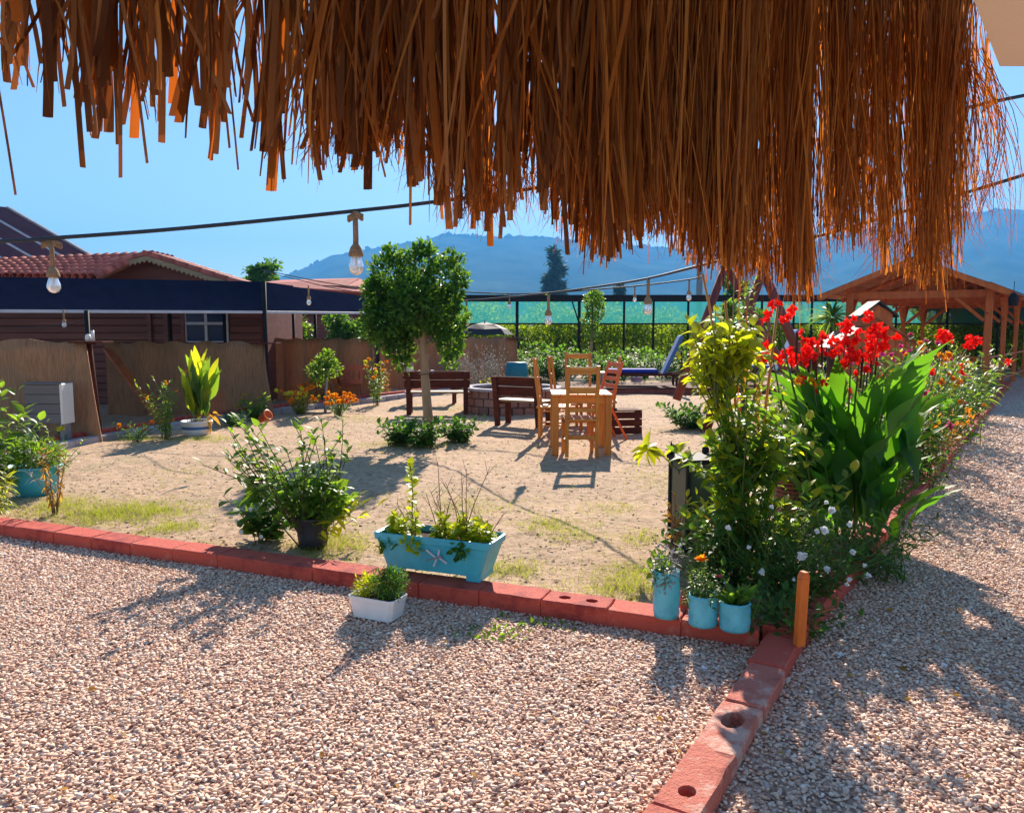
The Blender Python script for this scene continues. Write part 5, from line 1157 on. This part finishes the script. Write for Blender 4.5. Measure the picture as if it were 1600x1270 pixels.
p = g(762, 628); r = pot('mauve pot with yellow-leaved plant among the silver-grey bushes', p, .15, .12, .26, 'pinkpot'); s_ = stems(r, 18, .55, .22, base=.05); leafy(r, s_, 10, .09, 'narrow', M['leafyel'], 0, .45)
p = g(994, 605); r = pot('mauve pot with thin small tree in front of the lounger deck', p, .16, .13, .3, 'pinkpot'); s_ = stems(r, 5, 1.35, .2, M['twig'], base=.02, hmin=.8); leafy(r, s_, 10, .11, 'oval', M['leaf'], 0, .4)
# shrubs round the tree foot
for i, (u, v, sp2, lab) in enumerate(((628, 699, .3, 'low dark glossy shrub left of the tree foot'), (662, 703, .3, 'low dark glossy shrub directly at the tree foot'), (715, 694, .34, 'low dark glossy shrub right of the tree foot'))):
    bushy(lab, u, v, .38, sp2, 44, 12, .1, 'oval', 'leafdark', base=.12, group='low shrubs round the tree foot', name='low_shrub', cat='shrub', parts=0, tipup=.7)
bushy('low green shrub on the sand left of the climbing plant', 1078, 672, .42, .45, 55, 12, .11, 'oval', 'leafdark', base=.15, name='low_shrub', cat='shrub', tipup=.7)
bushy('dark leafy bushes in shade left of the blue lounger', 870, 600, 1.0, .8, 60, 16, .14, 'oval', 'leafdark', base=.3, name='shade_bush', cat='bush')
bushy('added dark bush standing in for shadow behind the young tree, left of the deck', 935, 585, 1.1, .9, 60, 16, .15, 'oval', 'leafdark', base=.4, name='shade_bush', cat='bush', Y=22.5)  # dark bushes from here to the umbrella one are added as background shadow
bushy('added dark bush standing in for shadow behind the left blue lounger', 985, 585, 1.1, 1.0, 60, 16, .16, 'oval', 'leafdark', base=.5, name='shade_bush', cat='bush', Y=24)
bushy('added dark bush standing in for shadow behind the raised back of the left lounger', 1060, 585, 1.2, 1.1, 60, 16, .17, 'oval', 'leafdark', base=.5, name='shade_bush', cat='bush', Y=24.5)
bushy('added dark bush standing in for shadow behind the right lounger and the swing', 1150, 585, 1.3, 1.2, 60, 16, .17, 'oval', 'leafdark', base=.5, name='shade_bush', cat='bush', Y=24.5)
bushy('added dark bush standing in for shadow between the umbrella screen and the net fence', 845, 585, 1.3, 1.0, 60, 16, .17, 'oval', 'leafdark', base=.5, name='shade_bush', cat='bush', Y=25)
bushy('brownish bush by the young tree trunk', 960, 590, 1.0, .7, 50, 14, .12, 'narrow', 'leafdry', base=.3, name='dry_bush', cat='bush')
# ------------------------------------------------------------------ right-hand bed
# climbing plant on canes
p = g(1160, 935); r = T('climbing_plant', 'tall yellow-green climbing plant on bamboo canes at the kerb corner', 'climbing plant', (p.x, p.y+.3, .03)); o_ = Vector(r.location); Yp = p.y+.3
def CP(u, v, dy=0): return at(u, v, Yp+dy)-o_
for (u0, v0, u1, v1) in ((1190, 900, 1098, 428), (1172, 905, 1133, 470), (1160, 900, 1215, 480)):
    a, b_ = CP(u0, v0), CP(u1, v1, .1); a.z = 0; MB().tube([a, a.lerp(b_, .5)+Vector((.01, 0, 0)), b_], [.011, .01, .008], 7).build('cane', M['pine'], r, True)
sts = []
def spray(u0, v0, u1, v1, n, rad, dyr=.2):
    for i in range(n):
        a = CP(u0+U(-15, 15), v0+U(-20, 20), U(-.1, .1)); b_ = CP(u1+random.gauss(0, rad), v1+random.gauss(0, rad*.8), U(-dyr, dyr)); pts = []
        for k in range(7): t = k/6; q = a.lerp(b_, t); q.z += .05*math.sin(t*3.1); pts.append(q)
        sts.append(pts)
spray(1130, 620, 1100, 520, 15, 26); spray(1150, 600, 1170, 520, 7, 20); spray(1140, 700, 1085, 560, 9, 18); spray(1150, 780, 1150, 640, 18, 36); spray(1160, 880, 1180, 760, 24, 46)
spray(1170, 760, 1235, 690, 16, 28); spray(1160, 900, 1110, 800, 14, 30); spray(1190, 900, 1230, 830, 16, 38); spray(1160, 800, 1100, 700, 11, 26)
mb = MB(); [mb.tube(s_, [.006, .006, .005, .005, .004, .003, .002], 5) for s_ in sts]; mb.build('stems', M['stem'], r, True)
leafy(r, sts[:31], 12, .12, 'oval', M['leafyel'], 150, .25, .5, .1); leafy(r, sts[31:], 13, .10, 'oval', M['leaf'], 140, .15, .4, .2); leafy(r, sts[31:], 4, .11, 'oval', M['leafyel'], 0, .5, .3, .2)
# bent yellow leaf and low broad yellow leaves
n = 7; P = np.array([list(CP(u, v)) for u, v in ((1175, 545), (1160, 580), (1185, 600), (1130, 850), (1145, 870), (1105, 905), (1180, 640))]); D = np.array([(-.3, -.2, -1), (.1, -.2, -1), (-.1, -.2, -1), (-.4, -.2, .8), (.4, -.2, .9), (-.6, -.3, .3), (.2, -.2, -1.)])
leaf_parts('canna2', P, D, np.array([.2, .17, .13, .28, .3, .2, .16]), np.array([1.2, .3, 0, .5, 0, .3, 0]), M['leafdry'], r)
# a low branch reaching out to the left with big yellowish leaves
p = g(1012, 790); q0 = Vector((at(1080, 790, 5.6).x, 5.6, .03)); r = T('yellowing_sapling', 'thin sapling with drooping yellow-green leaves left of the lantern', 'sapling', q0)
pts = [at(u, v, 5.5)-q0 for u, v in ((1075, 790), (1060, 735), (1035, 712), (1012, 702))]; pts[0] = Vector((0, 0, 0)); MB().tube(pts, [.006, .005, .004, .002], 5).build('stem', M['stem'], r, True)
n = 12; e = pts[-1]; P = np.array([list(e+Vector((U(-.015, .015), 0, U(-.01, .01)))) for _ in range(n)]); a = np.linspace(0, 6.28, n, endpoint=False); D = np.stack([np.cos(a), .4*np.sin(a*2), np.sin(a)*.6-.2], 1); leaf_parts('oval', P, D, .11+.05*rng.random(n), rng.normal(size=n)*.3, M['leafyel'], r)
P = np.array([list(at(1038, 712, 5.5)-q0)]*2); leaf_parts('canna2', P, np.array([(1, 0, .75), (.4, 0, -.5)]), np.array([.22, .12]), np.array([.8, .3]), M['leafyel'], r)
# lantern
p = g(1088, 868); r = T('garden_lantern', 'tall black metal garden lantern with pointed corner finials behind the tins', 'lantern', (p.x+.02, p.y+.12, .03), R(14)); w_, H = .14, .68
for sx in (-1, 1):
    for sy in (-1, 1):
        MB().box((sx*w_, sy*w_, H/2), (.028, .028, H)).build('post', M['black'], r); MB().lathe([(.03, 0), (.026, .03), (.01, .06), (0, .1)], 8, (sx*w_, sy*w_, H)).build('finial', M['black'], r)
for z in (.03, H-.02): MB().box((0, 0, z), (2*w_+.05, 2*w_+.05, .03)).build('plate', M['black'], r)
m, nt_, b = newmat('dark_green_glass'); b.inputs['Base Color'].default_value = (.03, .06, .05, 1); b.inputs['Roughness'].default_value = .15; M['gglass'] = m
for s in (-1, 1): MB().box((s*w_, 0, H/2), (.006, 2*w_-.03, H-.08)).build('glass_pane', M['gglass'], r); MB().box((0, s*w_, H/2), (2*w_-.03, .006, H-.08)).build('glass_pane', M['gglass'], r)
# wicker planter: woven rings round upright canes
p = g(1272, 850); r = T('wicker_basket', 'reddish woven wicker basket standing among the plants beside the canna', 'basket', (p.x, p.y+.4, .03))
for k in range(19): MB().tube([(.15*math.cos(a)*(1+.04*math.sin(a*9+k*3.14)), .15*math.sin(a)*(1+.04*math.sin(a*9+k*3.14)), .05+k*.033) for a in [i*2*math.pi/36 for i in range(37)]], .015, 6, False).build('woven_ring', M['wicker'], r, True)
for k in range(9): a = k*2*math.pi/9; MB().tube([(.15*math.cos(a), .15*math.sin(a), 0), (.15*math.cos(a), .15*math.sin(a), .69)], .01, 6).build('stake', M['wicker'], r)
MB().disc(.13, .6).build('soil', M['soil'], r)
# canna clump
p = g(1370, 872); r = T('red_canna', 'big clump of broad dark canna leaves with bright red flower spikes', 'canna plant', (p.x, p.y+.35, .03)); o_ = Vector(r.location); Yk = o_.y
def KP(u, v, dy=0): return at(u, v, Yk+dy)-o_
n = 120; P = []; D = []; S = []; 
for i in range(n):
    bx, by = U(-.36, .3), U(-.28, .3); z = U(.0, .98); fan = bx/.34+U(-.5, .5)
    P.append((bx+fan*.06*z, by, z)); D.append(((fan*.5 if fan < 0 else fan*.28)+U(-.15, .15), U(-.4, .3), U(.8, 1.5))); S.append(U(.42, .72))
leaf_parts('canna', np.array(P), np.array(D), np.array(S), rng.random(n)*2.4-1.2, M['leafcanna'], r)
stk = [(1212, 487, -.1), (1205, 545, 0), (1250, 548, 0), (1270, 595, -.2), (1320, 520, 0), (1345, 540, -.1), (1360, 502, .1), (1330, 555, -.2), (1372, 525, 0), (1352, 572, -.1), (1390, 592, 0), (1268, 530, .2), (1310, 540, 0), (1362, 545, .1)]
for (u, v, dy) in stk:
    e = KP(u, v, dy); b0_ = Vector((max(-.4, min(.4, e.x*.45))+U(-.05, .05), U(-.15, .2), 0)); mid = b0_.lerp(e, .55); mid.x += U(-.03, .03)
    MB().tube([b0_, mid, e], [.012, .009, .005], 6).build('flower_stalk', M['stem'], r, True)
    big = v < 570 and u < 1400
    for k in range(10 if big else 6): flower('ragged', M['red'] if v < 590 else M['orange'] if k % 2 else M['red'], e+Vector((random.gauss(0, .05), random.gauss(0, .045), U(-.1, .05))), U(.045, .08)*(1 if big else .85), r, (U(-1, 1), -U(.1, 1), U(.3, 1)))
# two blooms farther along the bed
p = g(1470, 735)
bushy('tall dark leafy bush with red blooms, right behind the canna clump', 1420, 760, 1.35, .4, 50, 18, .09, 'oval', 'leafdark', ('ragged', 'red'), base=.3, name='flower_bed_plant', nf=8, fs=.07, start=.05)
bushy('dark green bush with scattered red blooms midway along the path bed', 1475, 690, 1.45, .5, 50, 18, .1, 'oval', 'leaf', ('ragged', 'red'), base=.35, name='flower_bed_plant', nf=6, fs=.08, start=.05)
rb_ = T('red_canna', 'pair of red canna blooms on thin stalks near the path end of the bed', 'canna plant', (at(1500, 600, 9.6).x-.5, 9.6, .03)); o2 = Vector(rb_.location)
for (u, v) in ((1478, 528), (1516, 536)):
    e = at(u, v, 9.6)-o2; MB().tube([(U(-.1, .1), 0, 0), (e.x*.5, 0, e.z*.6), e], [.014, .011, .006], 6).build('flower_stalk', M['stem'], rb_, True)
    for k in range(9): flower('ragged', M['red'], e+Vector((random.gauss(0, .06), random.gauss(0, .05), U(-.09, .06))), U(.08, .12), rb_, (U(-1, 1), -U(.1, 1), U(.3, 1)))
n = 16; leaf_parts('canna', rng.normal(size=(n, 3))*[.12, .1, 0]+[0, 0, .3], rng.normal(size=(n, 3))*[.4, .3, 0]+[0, 0, 1.], .5+.2*rng.random(n), rng.random(n)*2-1, M['leafcanna'], rb_)
# buds
for i in range(14):
    u, v = U(1240, 1400), U(505, 600); e = KP(u, v, U(-.2, .2)); MB().tube([e-Vector((U(-.02, .02), 0, .22)), e], [.006, .009], 6).build('bud', M['darkwood'], r, True)
# hanging broken leaf
leaf_parts('canna2', np.array([list(KP(1345, 775, -.3))]), np.array([(.15, -.2, -1.)]), np.array([.3]), np.array([.3]), M['leaf'], r)
# white-flowered bush
p = g(1235, 965); r = T('white_flower_bush', 'dark bush with white carnation-like flowers at the kerb corner behind the stake', 'bush', (p.x+.1, p.y+.28, .03)); o_ = Vector(r.location)
s_ = stems(r, 90, .58, .42, base=.2, hmin=.4); leafy(r, s_, 16, .06, 'narrow', M['leafdark'], 0, .1, .2, .6); s_ = stems(r, 22, .55, .62, base=.1, leanx=.22, hmin=.5); leafy(r, s_, 14, .05, 'narrow', M['leafdark'], 0, .2)
for (u, v, k) in ((1297, 798, 1.1), (1287, 828, 1.2), (1327, 819, .8), (1252, 869, 1.4), (1290, 890, 1), (1330, 862, .9), (1355, 899, .9), (1327, 905, .7), (1323, 913, .6), (1350, 883, .6), (1190, 893, .9), (1134, 910, .6), (1137, 825, .8), (1276, 830, .7), (1205, 792, .6), (1170, 855, .6), (1240, 905, .5), (1290, 785, .6)):
    q = at(u, v, o_.y-.33)-o_; flower('ball', M['white'], q, .034*k, r, (U(-.3, .3), -1, .4)); a = Vector((q.x*.7, .1, max(.05, q.z-.3))); MB().tube([a, q], .003, 4).build('flower_stem', M['stem'], r)
bushy('green leafy undergrowth behind the three turquoise tins', 1120, 925, .5, .3, 46, 12, .06, 'oval', 'leafdark', base=.15, name='undergrowth', start=.05)
bushy('yellow-leaved low plant between the lantern and the climbing plant', 1105, 890, .55, .22, 20, 12, .09, 'narrow', 'leafyel', base=.08)
bushy('bright green bush between the climbing plant and the canna', 1232, 820, 1.25, .36, 34, 14, .12, 'oval', 'leaf', base=.12, parts=120, hmin=.7)
bushy('light green bush behind the climbing plant, under the swing', 1215, 760, 1.15, .4, 34, 14, .12, 'oval', 'leafyel', base=.12, hmin=.7)
bushy('low dark leafy mat filling the kerb corner beside the stake', 1215, 985, .3, .3, 60, 12, .05, 'oval', 'leafdark', base=.22, name='undergrowth', start=.05, hmin=.3, dz=.03)
bushy('dark low foliage spilling over the kerb at the foot of the canna', 1345, 900, .45, .4, 60, 12, .08, 'narrow', 'leafdark', base=.22, name='undergrowth', start=.05, hmin=.3, dz=.03)
p = g(1050, 890); r = T('spiky_dry_plant', 'thin plant with reddish dry stalks left of the tallest turquoise tin', 'plant', (p.x, p.y, .03)); s_ = stems(r, 6, .5, .08, M['wicker'], .006, base=.04); leafy(r, s_, 8, .09, 'narrow', M['leafdry'], 0, .3)
# mixed bed running back along the path
bed = [(1405, 790, 5.9, .9, .4, 'narrow', 'leafdark', None, 'dark undergrowth at the foot of the canna beside the path kerb'),
       (1440, 760, 0, .95, .42, 'narrow', 'leaf', ('ball', 'pink'), 'loose green plant with a few pink blooms right of the canna'),
       (1420, 700, 0, 1.35, .5, 'oval', 'leaf', ('disc', 'pink'), 'tall bush topped with pink zinnias behind the canna'),
       (1470, 735, 0, .8, .4, 'narrow', 'leafdry', ('tip', 'orange'), 'browned wispy plant by the path kerb halfway along the bed'),
       (1480, 695, 0, 1.25, .5, 'narrow', 'leafyel', ('ball', 'orange'), 'yellow-green bush with orange blooms halfway along the bed'),
       (1445, 655, 0, 1.4, .7, 'oval', 'leafyel', ('ball', 'orange', 'pink'), 'broad bright bush with orange blooms before the pergola'),
       (1505, 672, 0, 1.1, .5, 'oval', 'leaf', ('disc', 'orange', 'pink'), 'green plant with orange discs near the far half of the bed'),
       (1525, 655, 0, 1.1, .55, 'strap', 'leaf', None, 'strap-leaved plant spilling over the path kerb'),
       (1548, 640, 0, .9, .5, 'oval', 'leafdark', None, 'dark shrub against the first pergola posts'),
       (1300, 700, 0, 1.2, .7, 'oval', 'leaf', None, 'green shrub hidden behind the canna clump'),
       (1390, 640, 0, 1.3, .8, 'oval', 'leafdark', ('disc', 'pink'), 'dark shrub with pink blooms in front of the playhouse')]
for (u, v, Y, h_, sp2, kd, m_, fl, lab) in bed:
    bushy(lab, u-30, v, h_, sp2, 46, 17, .085 if kd != 'strap' else .32, kd, m_, fl, base=.25, name='flower_bed_plant', nf=16, fs=.075, start=.05, hmin=.4, tipup=.6)
for (u, vt, vb, lab, m_) in ((1423, 523, 640, 'tall pink zinnia, highest in the bed before the pergola', 'pink'), (1447, 533, 640, 'pink zinnia just right of the highest one', 'pink'), (1450, 550, 640, 'dark pink zinnia over the orange blooms', 'pink'), (1465, 536, 640, 'round pink zinnia with full head', 'pink')):
    p = g(u, vb+30); r = T('zinnia', lab, 'flower', (p.x, p.y, .03), 0, 'pink zinnias'); e = at(u, vt, p.y)-Vector(r.location); s_ = [[Vector((0, 0, 0)).lerp(e, k/6) for k in range(7)]]; MB().tube(s_[0], .008, 6).build('stem', M['stem'], r, True); leafy(r, s_, 14, .1, 'oval', M['leafsilver'] if u == 1423 else M['leaf'], 0, .3); flower('disc', M[m_], e, .09, r, (0, -.3, 1)); flower('ball', M[m_], e, .05, r, (0, -.3, 1))
# yucca
p = Vector((at(1300, 500, 21).x, 21, 0)); r = T('yucca', 'spiky bright green yucca left of the pergola', 'yucca', p); zc = at(1300, 497, 21).z; n = 90; D = rng.normal(size=(n, 3))+[0, 0, .45]; D /= np.linalg.norm(D, axis=1, keepdims=True)
leaf_parts('strap', np.tile([0, 0, zc], (n, 1))+D*.05, D, .55+.2*rng.random(n), rng.normal(size=n)*.3, M['leaf'], r); MB().tube([(0, 0, 0), (.03, 0, zc)], [.12, .08], 9).build('trunk', M['darkbark'], r, True)
# tall thin dry stalks by the swing
p = g(1165, 720); r = T('dry_stalks', 'tall dry seed stalks rising before the swing frame', 'plant', p)
for (u0, u1, vt) in ((1150, 1155, 430), (1160, 1195, 520), (1172, 1202, 505), (1150, 1168, 465)): 
    a = at(u0, 700, p.y)-p; a.z = 0; e = at(u1, vt, p.y)-p; MB().tube([a, a.lerp(e, .5)+Vector((.02, 0, 0)), e], [.012, .009, .006], 6).build('stalk', M['strawlt'], r, True); MB().tube([e-Vector((0, 0, .12)), e-Vector((0, 0, .04)), e+Vector((0, 0, .05))], [.01, .028, .006], 7).build('seed_head', M['twig'], r, True)
# green shoots at the top of the swing
bushy('green shoots with yellow tips high between the swing legs', 1158, 700, 2.45, .16, 7, 16, .12, 'narrow', 'leaf', base=.05, hmin=.85, start=.72, name='tall_shoots')
# fallen leaves and scraps on the gravel
P = []; 
for _ in range(90):
    p = g(U(0, 1600), U(1000, 1270)) if random.random() < .5 else g(U(1250, 1600), U(720, 1100)); P.append((p.x, p.y, .022))
P = np.array(P); n = len(P); tag(link('fallen_leaves', leaf_mesh('fallen_leaves', 'oval', P, rng.normal(size=(n, 3))*[1, 1, .15], .02+.025*rng.random(n), rng.normal(size=n)*.5), M['leafdry'], smooth=True), 'dry fallen leaves scattered over the gravel', 'leaves', kind='stuff')
for (u, v, lab) in ((1475, 1040, 'fallen white petal on the gravel right of the kerb, far one'), (1313, 1023, 'fallen white petal on the gravel just right of the stake'), (1100, 1045, 'fallen white petal on the gravel left of the kerb stub'), (1185, 1028, 'fallen white petal below the rightmost tin')):
    p = g(u, v, .025); r = T('fallen_flower', lab, 'flower', p); flower('open', M['white'], (0, 0, 0), .028, r, (U(-.4, .4), -.3, 1))
print('objects', len(bpy.data.objects))
